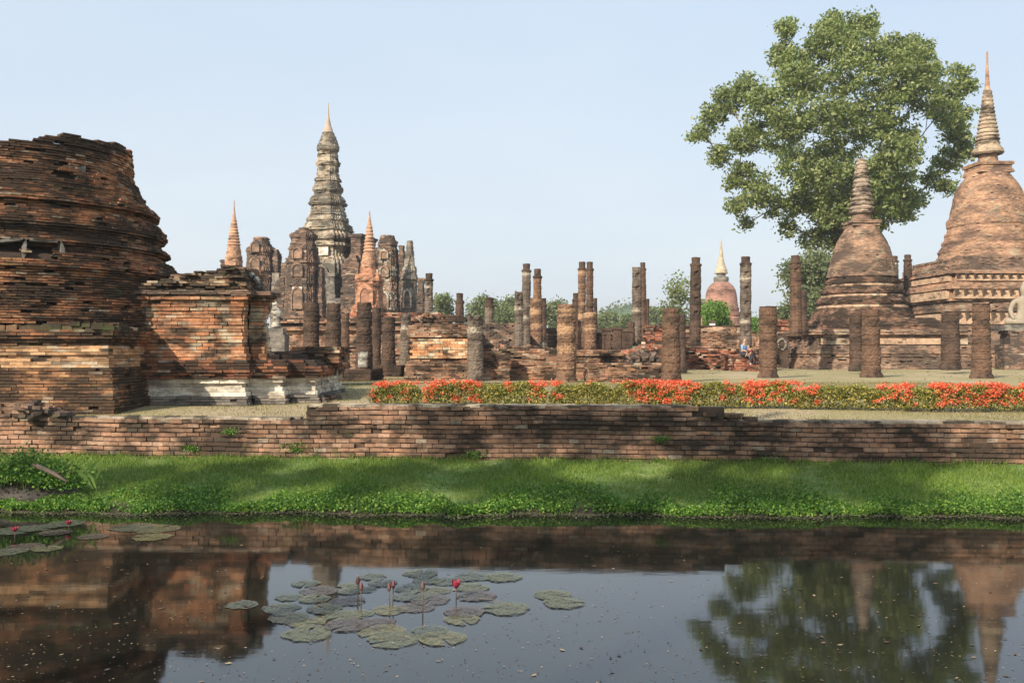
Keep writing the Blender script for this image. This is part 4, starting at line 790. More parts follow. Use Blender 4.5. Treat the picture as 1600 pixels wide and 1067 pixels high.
# big chedi at the right edge
D = 66.0; g0 = ground_z(D) - .02
t = thing('large_chedi', 'large warm brown chedi with needle spire, cut off by the right edge', 'chedi', (WX(1545, D), D, g0), R(2))
P_ = lambda l: pprof(l, D, g0)
smooth_lathe(t, 'finial', M_chedi2, [(79, 1.0), (84, 1.6), (95, 1.4), (110, 2.3), (125, 3), (136, 3.9), (140, 4.5)], D, g0, 10)
shell('spire', t, brick_mat('pale_spire_brick', [(.45, .34, .24), (.50, .39, .28), (.40, .30, .21)], dirt=.22, dirt_scale=.9, rnd=.3), circle, P_([(140, 4.5)] + spire_rings(140, 226, 5.5, 17.5, 14) + [(228, 17), (234, 22), (239, 23.5), (242, 20)]), .06, .25, .006, .012, depth=.12, inset=.03)
shell('neck', t, M_chedi2, circle, P_([(242, 13.5), (256, 14.5)]), .09, .28, .01, .02, depth=.15)
shell('harmika', t, M_chedi2, square, P_([(256, 27), (260, 28), (261, 25), (266, 24.5), (269, 26), (273, 28)]), .08, .28, .015, .03, depth=.2)
shell('bell', t, M_chedi2, circle, P_([(273, 30), (277, 33), (284, 38), (291, 43), (299, 47), (308, 49.5), (320, 51.5), (330, 54), (336, 55)]), .075, .22, .008, .015, depth=.25, inset=.06)
shell('ring_mouldings', t, M_chedi2, circle, P_([(336, 55), (340, 56), (345, 60), (352, 60), (356, 58), (363, 60), (366, 63), (372, 62), (376, 64), (379, 67), (384, 66), (388, 69), (393, 73), (397, 71), (402, 73), (407, 78), (410, 78)]), .075, .24, .010, .02, depth=.28, inset=.07)
shell('stepped_tier', t, M_chedi, redent(2, .07), P_([(408, 86), (419, 86), (420, 97), (431, 98), (432, 117), (434, 120)]), .085, .28, .025, .05, depth=.4, drop=.02, keep=lambda x, y, z: True)
zz = {'a': [(434, 125), (438, 126), (439, 119), (451, 121)], 'b': [(451, 128), (455, 131), (460, 131), (461, 125), (477, 126)], 'c': [(477, 122), (484, 124), (492, 124), (493, 118), (512, 119)], 'd': [(512, 128), (520, 131), (545, 132), (546, 138), (576, 142)]}
for q, l in zz.items(): shell('corbelled_tier', t, M_chedi if q in 'cd' else M_chedi2, redent(1, .05), P_(l), .085, .3, .02, .04, depth=.4, drop=.015, inset=.08)
kk = D / F
for (y0, y1, w_) in ((440, 448, 120.6), (462, 474, 127), (494, 510, 119.8)):
    for s in (0, 1):
        mb = MB(); hw = w_ * kk * .95
        z0_, z1_ = WZ(y1, D) - g0, WZ(y0, D) - g0
        if s == 0: mb.box(-hw, hw, -w_ * kk - .10, -w_ * kk + .12, z0_, z1_)
        else: mb.box(-w_ * kk - .10, -w_ * kk + .12, -hw, hw, z0_, z1_)
        mb.build('pale_band', M_band, t)
    n_ = 19; zt_ = WZ(y0 - 1, D) - g0; zl_ = WZ(y0 + (y1 - y0) * .75, D) - g0 - zt_; w2 = .11
    mb = MB(); V = [(-w2, 0, 0), (w2, 0, 0), (w2, -.32, 0), (-w2, -.32, 0), (-.04, 0, zl_), (.04, 0, zl_)]
    mb.quads(V, [[0, 4, 5, 1], [3, 2, 5, 4], [3, 0, 1, 2]]); mb.quads(V, [[0, 3, 4], [1, 5, 2]]); b0 = mb.build('bracket', M_chedi, t)
    for i in range(n_):
        o = b0 if i == 0 else b0.copy()
        if i: COL.objects.link(o); o.parent = t
        o.location = ((-.94 + 1.88 * i / (n_ - 1)) * w_ * kk, -w_ * kk - .10, zt_)
for x in (-3.1, -1.8, .5, 1.9):
    mb = MB(); mb.boxes([[x, -128 * kk - .25, WZ(535, D) - g0]], .75, .7, 1.5, 0, 0); mb.boxes([[x, -128 * kk - .25, WZ(516, D) - g0]], .95, .85, .16, 0, 0); mb.build('buttress_block', M_dark, t)
# far gilded chedi
D = 118.0; g0 = 1.5; t = thing('far_chedi', 'distant pink bell shaped chedi with a gilded spire behind a bright green bush', 'chedi', (WX(1127, D), D, g0))
P_ = lambda l: pprof(l, D, g0)
smooth_lathe(t, 'gilded_spire', M_gold, [(372, .4), (385, 1.6), (398, 3), (410, 5), (419, 7.8), (421, 9), (427, 10.5), (428, 9)], D, g0, 16)
smooth_lathe(t, 'neck', M_grey, [(428, 7), (432, 7), (433, 11.5), (437, 12), (441, 11)], D, g0, 16)
M_far = brick_mat('far_pink_stucco', [(.40, .21, .16), (.42, .23, .17)], dirt=.22, dirt_scale=.25, rnd=.15, light=.02)
smooth_lathe(t, 'bell', M_far, [(441, 12), (443, 14), (447, 18.5), (453, 22), (462, 24), (472, 25), (480, 26)], D, g0, 28)
smooth_lathe(t, 'base', M_far, [(480, 26), (481, 27.5), (485, 27.5), (487, 26.5), (488, 28.5), (493, 29), (495, 28), (497, 31), (548, 34)], D, g0, 28)

# ================================================================= SKINNED FIGURES
def skin_body(name, nodes, edges, mat, parent, sub=2, root=0):
    me = bpy.data.meshes.new(name); me.from_pydata([n[:3] for n in nodes], edges, []); me.materials.append(mat)
    o = bpy.data.objects.new(name, me); COL.objects.link(o); o.parent = parent
    md = o.modifiers.new('skin', 'SKIN'); md.use_smooth_shade = True
    for i, n in enumerate(nodes): me.skin_vertices[0].data[i].radius = (n[3], n[4] if len(n) > 4 else n[3]); me.skin_vertices[0].data[i].use_root = (i == root)
    s = o.modifiers.new('sub', 'SUBSURF'); s.levels = sub; s.render_levels = sub
    return o
M_stone = plain('statue_stone', (.29, .24, .175), .9, .35, 5)
D = 53; t = thing('seated_buddha_statue', 'pale stone seated Buddha statue at the right edge before the large chedi', 'statue', (WX(1600, D), D, WZ(508, D)), R(-12))
S = 1.22
nod = [(0, 0, .16, .34, .26), (0, .02, .55, .27, .2), (0, .03, .95, .36, .22), (0, .02, 1.17, .30, .18), (0, 0, 1.33, .12), (0, -.02, 1.47, .13), (0, -.03, 1.64, .19), (0, 0, 1.82, .15), (0, 0, 1.94, .07), (0, 0, 2.06, .02),
       (.42, .02, 1.10, .14), (.58, -.04, .72, .11), (.40, -.42, .42, .09), (.12, -.5, .36, .07), (-.42, .02, 1.10, .14), (-.60, -.06, .72, .11), (-.62, -.42, .42, .09), (-.60, -.58, .26, .06),
       (.42, -.12, .16, .24), (.88, -.38, .17, .17), (.4, -.58, .17, .12), (-.1, -.62, .2, .09), (-.42, -.12, .16, .24), (-.88, -.38, .17, .17), (-.4, -.55, .13, .12), (.12, -.6, .1, .09)]
edg = [(0, 1), (1, 2), (2, 3), (3, 4), (4, 5), (5, 6), (6, 7), (7, 8), (8, 9), (3, 10), (10, 11), (11, 12), (12, 13), (3, 14), (14, 15), (15, 16), (16, 17), (0, 18), (18, 19), (19, 20), (20, 21), (0, 22), (22, 23), (23, 24), (24, 25)]
b = skin_body('figure', [tuple(v * S for v in n) for n in nod], edg, M_stone, t)
for k, (h0, h1, hw) in enumerate(((-.32, 0, 1.28), (-.5, -.32, 1.1), (-1.1, -.5, 1.0), (-2.9, -1.1, 1.3))): shell('pedestal_tier', t, M_dark if k else M_grey, rect(hw, .95), [(h0, 0), (h1, 0)], .1, .3, .01, .02, depth=.2)
# people
M_skin = plain('skin', (.45, .27, .18), .6, .1); M_blue = plain('light_blue_cloth', (.17, .32, .52), .8, .15); M_drk = plain('dark_cloth', (.03, .032, .045), .85, .2); M_mar = plain('maroon_cloth', (.16, .03, .04), .85, .2); M_wht = plain('white_cloth', (.75, .75, .73), .8, .1); M_hair = plain('black_hair', (.02, .016, .014), .6, .2)
def person(label, loc, rz, pose, shirt, pants, shoe, sc=1.0):
    t = thing('person', label, 'person', loc, rz); n = {}
    if pose == 'sit':
        n = dict(pel=(0, 0, .12, .15, .12), wai=(0, .01, .30, .125, .10), che=(0, -.02, .50, .155, .11), nek0=(0, -.03, .62, .09), nek=(0, -.05, .70, .055), hd0=(0, -.07, .78, .075), hd=(0, -.07, .87, .095), hdt=(0, -.06, .95, .07),
                 ls=(.18, -.02, .57, .06), le=(.24, -.10, .32, .045), lw=(.17, -.34, .24, .032), lh=(.13, -.42, .24, .03), rs=(-.18, -.02, .57, .06), re=(-.24, -.10, .32, .045), rw=(-.17, -.34, .24, .032), rh=(-.13, -.42, .24, .03),
                 lhp=(.10, -.05, .10, .10), lk=(.13, -.47, .10, .068), la=(.13, -.62, -.32, .042), lt=(.13, -.80, -.38, .035), rhp=(-.10, -.05, .10, .10), rk=(-.13, -.47, .10, .068), ra=(-.12, -.58, -.33, .042), rt=(-.12, -.76, -.39, .035))
    else:
        n = dict(pel=(0, .12, .78, .15, .12), wai=(0, .04, .95, .125, .10), che=(0, -.10, 1.12, .155, .11), nek0=(0, -.17, 1.22, .09), nek=(0, -.22, 1.28, .055), hd0=(0, -.27, 1.35, .075), hd=(0, -.29, 1.43, .095), hdt=(0, -.28, 1.51, .07),
                 ls=(.18, -.13, 1.18, .06), le=(.23, -.24, .93, .045), lw=(.18, -.42, .78, .032), lh=(.16, -.49, .74, .03), rs=(-.18, -.13, 1.18, .06), re=(-.23, -.20, .93, .045), rw=(-.18, -.34, .76, .032), rh=(-.16, -.40, .71, .03),
                 lhp=(.10, .12, .72, .10), lk=(.12, -.18, .46, .068), la=(.12, -.10, .08, .042), lt=(.13, -.27, .04, .035), rhp=(-.10, .12, .72, .10), rk=(-.12, .02, .43, .068), ra=(-.12, .22, .08, .042), rt=(-.12, .06, .04, .035))
    ks = list(n); nodes = [tuple(v * sc for v in n[k]) for k in ks]; ix = {k: i for i, k in enumerate(ks)}
    ch = [('pel', 'wai'), ('wai', 'che'), ('che', 'nek0'), ('nek0', 'nek'), ('nek', 'hd0'), ('hd0', 'hd'), ('hd', 'hdt'), ('nek0', 'ls'), ('ls', 'le'), ('le', 'lw'), ('lw', 'lh'), ('nek0', 'rs'), ('rs', 're'), ('re', 'rw'), ('rw', 'rh'), ('pel', 'lhp'), ('lhp', 'lk'), ('lk', 'la'), ('la', 'lt'), ('pel', 'rhp'), ('rhp', 'rk'), ('rk', 'ra'), ('ra', 'rt')]
    hd = Vector(n['hd'][:3]) * sc
    # fingers, nose: extra chains on the same body
    for s, h, w in (('l', 'lh', 'lw'), ('r', 'rh', 'rw')):
        d = (Vector(n[h][:3]) - Vector(n[w][:3])).normalized()
        for q, (ox, ln) in enumerate(((-.030, .075), (-.010, .085), (.010, .08), (.030, .065))):
            a = Vector(n[h][:3]) * sc + Vector((ox, 0, 0)) * sc; bb = a + d * ln * sc; cc = bb + Vector((0, -.01, -.03)) * sc
            ks += [h + str(q) + 'a', h + str(q) + 'b']; nodes += [(*bb, .009 * sc), (*cc, .007 * sc)]; ix[ks[-2]] = len(nodes) - 2; ix[ks[-1]] = len(nodes) - 1; ch += [(h, ks[-2]), (ks[-2], ks[-1])]
    skin_body('body', nodes, [(ix[a], ix[b_]) for a, b_ in ch], M_skin, t, 2, 0)
    def sub(name, keys, links, grow, mat):
        nn = [tuple(v * sc for v in n[k][:3]) + tuple((v + grow) * sc for v in n[k][3:]) for k in keys]; skin_body(name, nn, [(keys.index(a), keys.index(b_)) for a, b_ in links], mat, t, 1, 0)
    sub('shirt', ['pel', 'wai', 'che', 'nek0', 'ls', 'rs', 'le', 're'], [('pel', 'wai'), ('wai', 'che'), ('che', 'nek0'), ('nek0', 'ls'), ('nek0', 'rs'), ('ls', 'le'), ('rs', 're')], .02, shirt)
    sub('trousers', ['pel', 'lhp', 'lk', 'rhp', 'rk'] + ([] if pose == 'sit' else ['la', 'ra']), [('pel', 'lhp'), ('lhp', 'lk'), ('pel', 'rhp'), ('rhp', 'rk')] + ([] if pose == 'sit' else [('lk', 'la'), ('rk', 'ra')]), .022, pants)
    for a, b_ in (('la', 'lt'), ('ra', 'rt')): sub('shoe', [a, b_], [(a, b_)], .015, shoe)
    skin_body('hair', [tuple(hd + Vector((0, .02, .075)) * sc) + (.102 * sc,), tuple(hd + Vector((0, .06, -.03)) * sc) + (.075 * sc,)], [(0, 1)], M_hair, t, 2)
    skin_body('nose', [tuple(hd + Vector((0, -.09, .0)) * sc) + (.018 * sc,), tuple(hd + Vector((0, -.11, -.03)) * sc) + (.02 * sc,)], [(0, 1)], M_skin, t, 1)
t = block('brick_steps', 'two rough brick steps under the holed column where the two people are', 'steps', 1150, 1186, 49, 3.5, [(556, 0), (559, .03), (590, .04)], M_red, .09, .26, warp=.05)
add_box(t, 'lower_step', M_red, .35, -2.15, .45, .42, [(0, 0), (WZ(570, 48.2) - t.location.z, 0)], .09, .24)
person('person in light blue shirt and dark shorts sitting on the brick steps', (WX(1162, 49), 49.02, WZ(556, 49)), R(40), 'sit', M_blue, M_drk, M_drk, .95)
person('person in maroon top and white shoes stooping right of the blue shirted person', (WX(1175, 48.2), 48.4, WZ(570, 48.2) + .01), R(-60), 'stand', M_mar, M_drk, M_wht, .66)

# ================================================================= TREES
k5 = .3656
def cr(x, y, r, dy=0, d=1.0): return (1070 + x * k5, 10 + y * k5, r * k5 * .76, dy, d)
big = [cr(1235, 330, 50, 1, .3), cr(1240, 600, 50, 1, .35), cr(1220, 440, 50, 1, .3), cr(30, 560, 25, 0, .12), cr(440, 90, 55, 0, .5), cr(430, 190, 70, 1, .7), cr(620, 110, 70, -1, .8), cr(640, 40, 30, 0, .25), cr(720, 110, 90, -1, 1), cr(790, 80, 40, 0, .3), cr(560, 210, 130, -3, 1.4), cr(700, 240, 120, -4, 1.3), cr(880, 200, 90, -1, 1), cr(1000, 190, 90, 0, .9), cr(900, 310, 130, -4, 1.4), cr(1040, 300, 70, -1, .6),
       cr(1200, 290, 70, 1, .5), cr(1170, 370, 55, 1, .4), cr(260, 340, 80, 0, .7), cr(190, 400, 90, 0, .8), cr(120, 470, 70, 0, .55), cr(75, 540, 45, 0, .25), cr(300, 450, 110, -3, 1.1), cr(420, 380, 110, -4, 1.2), cr(440, 280, 100, -2, 1), cr(610, 370, 150, -5, 1.7), cr(790, 390, 140, -5, 1.6), cr(940, 430, 120, -4, 1.3), cr(1080, 460, 80, -1, .6), cr(1170, 510, 80, 1, .8), cr(1210, 560, 50, 1, .35),
       cr(1150, 640, 80, 1, .8), cr(1090, 730, 60, 1, .45), cr(1150, 760, 50, 1, .35), cr(150, 640, 60, 0, .5), cr(240, 590, 100, -2, 1), cr(380, 560, 130, -5, 1.4), cr(540, 550, 140, -5, 1.5), cr(700, 540, 140, -5, 1.5), cr(850, 560, 120, -3, 1.2), cr(960, 640, 70, 0, .4), cr(230, 740, 80, -1, .7), cr(290, 800, 110, -2, 1), cr(220, 860, 60, -1, .4), cr(430, 720, 130, -4, 1.3), cr(580, 700, 120, -3, 1.2), cr(480, 850, 90, -1, .8), cr(600, 860, 110, 0, 1), cr(640, 960, 70, 1, .5), cr(560, 980, 70, 1, .5), cr(440, 950, 50, 0, .3), cr(720, 780, 120, 1, 1),
       cr(830, 850, 90, 1, .8), cr(920, 780, 90, 1, .7), cr(940, 880, 70, 1, .4), cr(850, 920, 50, 1, .3), cr(720, 900, 90, 3, .8), cr(380, 860, 70, -1, .5), cr(260, 930, 35, 0, .2), cr(860, 690, 80, 2, .5), cr(1010, 820, 60, 1, .3), cr(350, 480, 60, 3, .4), cr(500, 480, 160, 5, 1.2), cr(800, 480, 170, 5, 1.2), cr(640, 880, 110, -4, 1), cr(700, 960, 80, -3, .7), cr(760, 860, 110, -4, .9), cr(560, 900, 100, -4, .8), cr(680, 780, 120, -5, 1), cr(820, 760, 110, -4, .9), cr(780, 680, 120, -6, 1), cr(640, 1010, 55, 0, .4), cr(900, 860, 80, -2, .6), cr(520, 780, 120, -5, 1), cr(600, 250, 120, 4, .8), cr(620, 700, 150, 5, 1)]
make_tree('bodhi_tree', 'huge spreading green tree towering behind the round chedi', 80, big, 1318, ground_z(80), M_leaf, clumps=40, per=36, leaf=.34, csize=.31, trunk_r=.7, fork=12.5)
GF = 'background trees beyond the ruins'
def bush(name, label, D, px, ytop, ybot, wpx, n=9, mat=M_leaff, leaf=.4, clumps=26, per=24, cs=.5, seed=0, dens=1.0):
    r_ = np.random.default_rng(int(px * 7 + seed)); L = []; H = ybot - ytop
    for i in range(n):
        fy = r_.random(); w = wpx / 2 * (.45 + .55 * math.sin(math.pi * min(1, .2 + fy * .75))); rr = min(H, wpx) * r_.uniform(.17, .27); x = px + r_.uniform(-1, 1) * (w - rr * .6); L.append((x, ytop + rr + fy * (H - rr * 2), rr, r_.uniform(-2, 2), dens))
    L.append((px, ytop + H * .22, H * .2, 0, dens))
    return make_tree(name, label, D, L, px, ground_z(D), mat, clumps, per, leaf, cs, max(.12, wpx * D / F * .03), GF)
bush('round_tree', 'round pale green tree behind the grey capped column', 120, 762, 462, 530, 72, 12, leaf=.42)
bush('round_tree', 'green tree filling the gap left of the central pair of columns', 130, 800, 462, 530, 40, 8, leaf=.42)
bush('palm_like_tree', 'small airy tree right of the tall grey pier', 120, 693, 464, 525, 26, 7, leaf=.4, dens=.6)
bush('round_tree', 'green tree between the cream banded column and the pale banded short column', 130, 864, 470, 540, 42, 8, leaf=.42)
bush('round_tree', 'wide low green tree right of the twin columns', 150, 955, 488, 540, 60, 9, leaf=.45)
bush('round_tree', 'low green tree left of the plain holed column', 140, 982, 492, 540, 40, 6, leaf=.45)
bush('round_tree', 'greyish green tree right of the slim knob topped column', 170, 1025, 478, 540, 40, 8, leaf=.5)
bush('sparse_tree', 'thin pale tree with see-through crown left of the holed column by the far chedi', 90, 1062, 432, 525, 46, 9, leaf=.3, dens=.55, mat=leaf_mat('pale_leaf', (.12, .15, .05), (.18, .21, .08), (.26, .28, .12), .3, .7))
bush('bright_bush', 'bright fresh green bush in front of the far gilded chedi', 70, 1118, 471, 530, 48, 11, M_leafb, leaf=.22, cs=.28)
bush('small_tree', 'dark green tree hugging the left side of the far gilded chedi', 125, 1100, 466, 540, 22, 6, leaf=.4)
bush('big_background_tree', 'tall hazy green tree below the big tree, left of the round chedi', 105, 1272, 384, 540, 92, 22, leaf=.42, clumps=34)
bush('round_tree', 'small light green tree in the gap between short brown column and one holed column', 110, 1226, 478, 540, 26, 6, leaf=.36)
bush('small_tree', 'bright green small tree left of the short brown column', 100, 1184, 500, 545, 22, 5, M_leafb, leaf=.3)
bush('small_tree', 'hazy grey green tree right of the holed column by the far chedi', 150, 1195, 494, 545, 30, 5, leaf=.45)
bush('round_tree', 'dark green tree filling the gap right of the grey capped column', 110, 782, 486, 530, 34, 6, leaf=.36)
# trees on our side of the pond: they throw the dappled shade on the bank and wall
sh = Vector((-math.sin(R(SUN_AZ)), -math.cos(R(SUN_AZ)), 0)); te = math.tan(R(SUN_EL))
def shade_tree(label, h, spots, trunk=.22, trunk_at=None, dens=1.0):
    """a slim tree whose boughs at height ~h shade the given spots (px, distance, z, radius)"""
    L = []
    for (px, D, z, r) in spots:
        hh = h + rng.uniform(-.8, .8); d = (hh - z) / te; L.append((WX(px, D) + sh.x * d, D + sh.y * d, hh, r, dens))
    if trunk_at: x, y, d = trunk_at; bx, by = x + sh.x * d, y + sh.y * d
    else: bx, by = sum(l[0] for l in L) / len(L) + .5, sum(l[1] for l in L) / len(L) - 1
    t = thing('pondside_tree', label, 'tree', (bx, by, .85), 0, 'leafy trees on the near side of the pond')
    L = [(a - bx, b - by, c - .85, r, k) for a, b, c, r, k in L]
    mb = MB(); leaf_quads(mb, clump_cloud(L, 16, 16, .22, .3), .30, .3); mb.build('crown', M_leaf, t); tb = MB(); H = h + .5
    tb.tube([(0, 0, -.3), (0, 0, H * .4), (0, 0, H)], [trunk * 1.3, trunk, trunk * .5], 10)
    for l in L: limb(tb, (0, 0, H * .9), (l[0], l[1], l[2]), trunk * .3, .03)
    tb.build('trunk', M_bark, t)
shade_tree('leafy tree behind the viewer, leftmost of the shade trees', 17, [(120, 15.9, .35, .5), (215, 16.2, .4, .5), (300, 15.8, .35, .55), (380, 16.5, .45, .45), (450, 16.0, .4, .5), (330, 15.0, .2, .35), (560, 16.0, .4, .3)])
shade_tree('leafy tree behind the viewer, second shade tree from the left', 18, [(560, 15.4, .3, .5), (640, 16.3, .4, .5), (720, 15.9, .35, .55), (790, 16.3, .4, .4), (840, 15.4, .3, .35), (690, 17, 1.2, .35), (800, 17, 1.3, .3), (905, 17, 1.0, .3)])
shade_tree('tall leafy tree behind the viewer, third shade tree from the left', 18.5, [(930, 14.9, .2, .5), (1020, 15.0, .25, .5), (1100, 15.2, .25, .5), (1190, 15.1, .2, .5), (1270, 15.3, .25, .5), (1060, 16.9, 1.1, .4), (960, 16.9, 1.3, .35), (1225, 16.6, 1.0, .4)], .27, (3.9, 16.8, 25))
shade_tree('tall leafy tree behind the viewer, rightmost of the shade trees', 19, [(1300, 16.0, .4, .3), (1370, 16.0, .4, .4), (1340, 15.1, .2, .45), (1410, 14.9, .2, .4), (1330, 16.5, 1.1, .4), (1440, 16.5, .9, .35), (1180, 16.6, .9, .35)])

# ================================================================= HEDGE
def hedge(label, px0, px1, D, h=.52, redness=.5, dens=1.0):
    x0, x1 = WX(px0, D), WX(px1, D); zg = ground_z(D); L = x1 - x0; t = thing('flowering_hedge', label, 'hedge', ((x0 + x1) / 2, D + .1, zg), WALLA * .6, 'clipped ixora hedges behind the moat wall')
    n = int(L * 3000 * dens); x = rng.uniform(-L / 2, L / 2, n); th = rng.uniform(-.35, math.pi + .3, n); d = .22 + .05 * rng.random(n)
    lump = 1 + .12 * np.sin(x * 4.1 + px0) + .08 * np.sin(x * 9.7); rad = rng.uniform(.72, 1.03, n)
    y = -np.cos(th) * .26 * rad * lump; z = h * .52 + np.sin(th) * h * .46 * rad * lump; z = np.where(th < 0, rng.uniform(.1, .5, n) * h, z); y = np.where(th < 0, -.26 * rad, y)
    front = rng.random(n) < .45; y = np.where(front, -.27 * rad * lump + .04 * rng.normal(size=n), y); z = np.where(front, rng.uniform(.12, .92, n) * h * lump, z)
    z *= 1 - .45 * np.exp(-(L / 2 - np.abs(x)) / .09); x += (np.abs(x) > L / 2 - .2) * rng.normal(0, .035, n)
    mb = MB(); leaf_quads(mb, np.stack([x, y, z], -1), rng.uniform(.035, .075, n), .5); mb.build('foliage', M_leafh, t)
    # flower heads: flattish domes of florets
    nf = int(L * (24 + 40 * redness)); fx = rng.uniform(-L / 2, L / 2, nf); fx = fx[(np.sin(fx * 3.1 + px0 * .1) + .7 * np.sin(fx * 7.3 + px0) + rng.normal(0, .35, nf)) > .25 - .45 * min(redness, 1.6)]; nf = len(fx); ft = rng.uniform(.1, 2.0, nf) ** 1.0
    up = rng.random(nf) < .68; fy = np.where(up, rng.uniform(-.24, .15, nf), -.29); fz = np.where(up, h * rng.uniform(.9, 1.06, nf), h * rng.uniform(.25, .9, nf))
    per = 34; c = np.repeat(np.stack([fx, fy, fz], -1), per, 0) + rng.normal(0, 1, (nf * per, 3)) * [.042, .034, .026]
    mb = MB(); leaf_quads(mb, c, rng.uniform(.022, .042, nf * per), .8, aspect=.9)
    o = mb.build('blossoms', M_flow, t); o['kind'] = 'stuff'
    mb = MB()
    for i in range(int(L * 5)):
        a = rng.uniform(-L / 2, L / 2); mb.tube([(a, 0, 0), (a + rng.normal(0, .03), -.05, h * .3), (a + rng.normal(0, .08), -.15, h * .7)], [.012, .009, .005], 5)
    o = mb.build('stems', M_bark, t); o['kind'] = 'stuff'
hedge('short hedge at the left end, one cluster of red flowers, beside a gap', 584, 657, 20.6, .50, .35)
hedge('second hedge from the left with scattered orange flowers, between two gaps', 664, 853, 20.4, .52, .75)
hedge('third hedge from the left starting after the second gap, with a dense red mound', 861, 960, 20.2, .52, .5)
hedge('hedge stretch with the dense red flower mound before the broken steps', 958, 1066, 20.1, .55, 1.5)
hedge('hedge stretch with red blossoms left and right of a yellow patch, below the red terrace', 1066, 1246, 19.9, .54, 1.3)
hedge('mostly yellow green hedge stretch below the round chedi', 1246, 1412, 19.6, .50, .28)
hedge('bright red blossoming hedge stretch at the right edge', 1412, 1720, 19.3, .53, 2.0)
t = thing('dry_shrub', 'bare brown twiggy shrub at the left end of the hedge', 'shrub', (WX(583, 20.7), 20.7, ground_z(20.7))); mb = MB()
for i in range(26): a = rng.uniform(-1.1, 1.1); mb.tube([(0, 0, 0), (math.sin(a) * .12, rng.normal(0, .05), .14), (math.sin(a) * .27, rng.normal(0, .08), .14 + .22 * math.cos(a))], [.009, .006, .003], 4)
mb.build('twigs', M_bark, t); mb = MB(); leaf_quads(mb, rng.normal(0, 1, (260, 3)) * [.13, .08, .1] + [0, 0, .25], .03); mb.build('leaves', M_dryb, t)

# ================================================================= GRASS, GROUND COVER (uncountable)
def blades(n, x, y, z, h, mat, name, label, w=.006, lean=.45):
    a = rng.uniform(0, 6.28, n); lx = rng.normal(0, lean, n) * h; ly = rng.normal(0, lean, n) * h; ca, sa = np.cos(a) * w, np.sin(a) * w
    p = np.stack([x, y, z], -1); v = np.stack([p + np.stack([-ca, -sa, 0 * ca - .01], -1), p + np.stack([ca, sa, 0 * ca - .01], -1), p + np.stack([lx, ly, h], -1)], 1)
    mb = MB(); mb.quads(v.reshape(-1, 3), np.arange(n * 3).reshape(n, 3)); return tag(mb.build(name, mat), label, 'grass', kind='stuff')
n = 150000; x = rng.uniform(-11, 11, n); tt = rng.uniform(.1, 1.0, n); sy = shore_y(x); wy_ = wall_y(x) - .08
keepm = (nz(x * 1.3, tt * 4, x * 0 + 1, .9) + rng.normal(0, .6, n)) > -.6; x, tt, sy, wy_ = x[keepm], tt[keepm], sy[keepm], wy_[keepm]; n = len(x)
blades(n, x, sy + (wy_ - sy) * tt, bank_z(x, tt), rng.uniform(.025, .075, n) * (1 + .9 * np.exp(-((tt - 1) / .03) ** 2)), M_grassb, 'bank_grass', 'short patchy green grass on the bank below the moat wall', .005)
n = 70000; x = rng.uniform(-14, 14, n); y = wall_y(x) + rng.uniform(.5, 14, n) ** 1.0; zz = np.interp(y, [17, 19, 27, 60], [1.22, 1.26, 1.5, 1.5]) + .01
blades(n, x, y, zz, rng.uniform(.02, .06, n), M_dryb, 'lawn_grass', 'short dry yellowish grass on the lawn behind the moat wall', .006)
# leafy creeping plants thick along the waterline
n = 80000; x = rng.uniform(-11, 11, n); tt = .02 + np.abs(rng.normal(0, .16, n)) * np.clip(.8 + .5 * np.sin(x * 1.9) + .35 * np.sin(x * 5.3 + 2), .15, 1.7); lump = .5 + .5 * nz(x, x * 0, x * 0 + 2, 1.4); ok = (tt < .62) & (nz(x * 1.6, tt * 9, x * 0 + 3, 1.3) + rng.normal(0, .5, n) > -.75); x, tt, lump = x[ok], tt[ok], lump[ok]; n = len(x)
sy = shore_y(x); y = sy + (wall_y(x) - sy) * tt - .06; z = bank_z(x, tt) + rng.random(n) ** 1.3 * (.04 + .055 * lump) * np.clip(1.4 - tt * 2, .15, 1)
mb = MB(); leaf_quads(mb, np.stack([x, y, z], -1), rng.uniform(.025, .055, n), .9, aspect=.75); tag(mb.build('creeping_plants', M_weed), 'low leafy creeping plants along the waterline of the bank', 'ground cover', kind='stuff')
n = 9000; x = rng.uniform(-11, 11, n); y = shore_y(x) - np.abs(rng.normal(0, .16, n)) - .02; mb = MB(); leaf_quads(mb, np.stack([x, y, np.full(n, .012) + rng.uniform(0, .03, n)], -1), rng.uniform(.015, .04, n), 6)
tag(mb.build('floating_weed', leaf_mat('floating_weed_leaf', (.05, .06, .02), (.10, .12, .05), (.22, .20, .10), .1, .6)), 'fringe of floating weed and leaf scraps along the shore', 'water weed', kind='stuff')
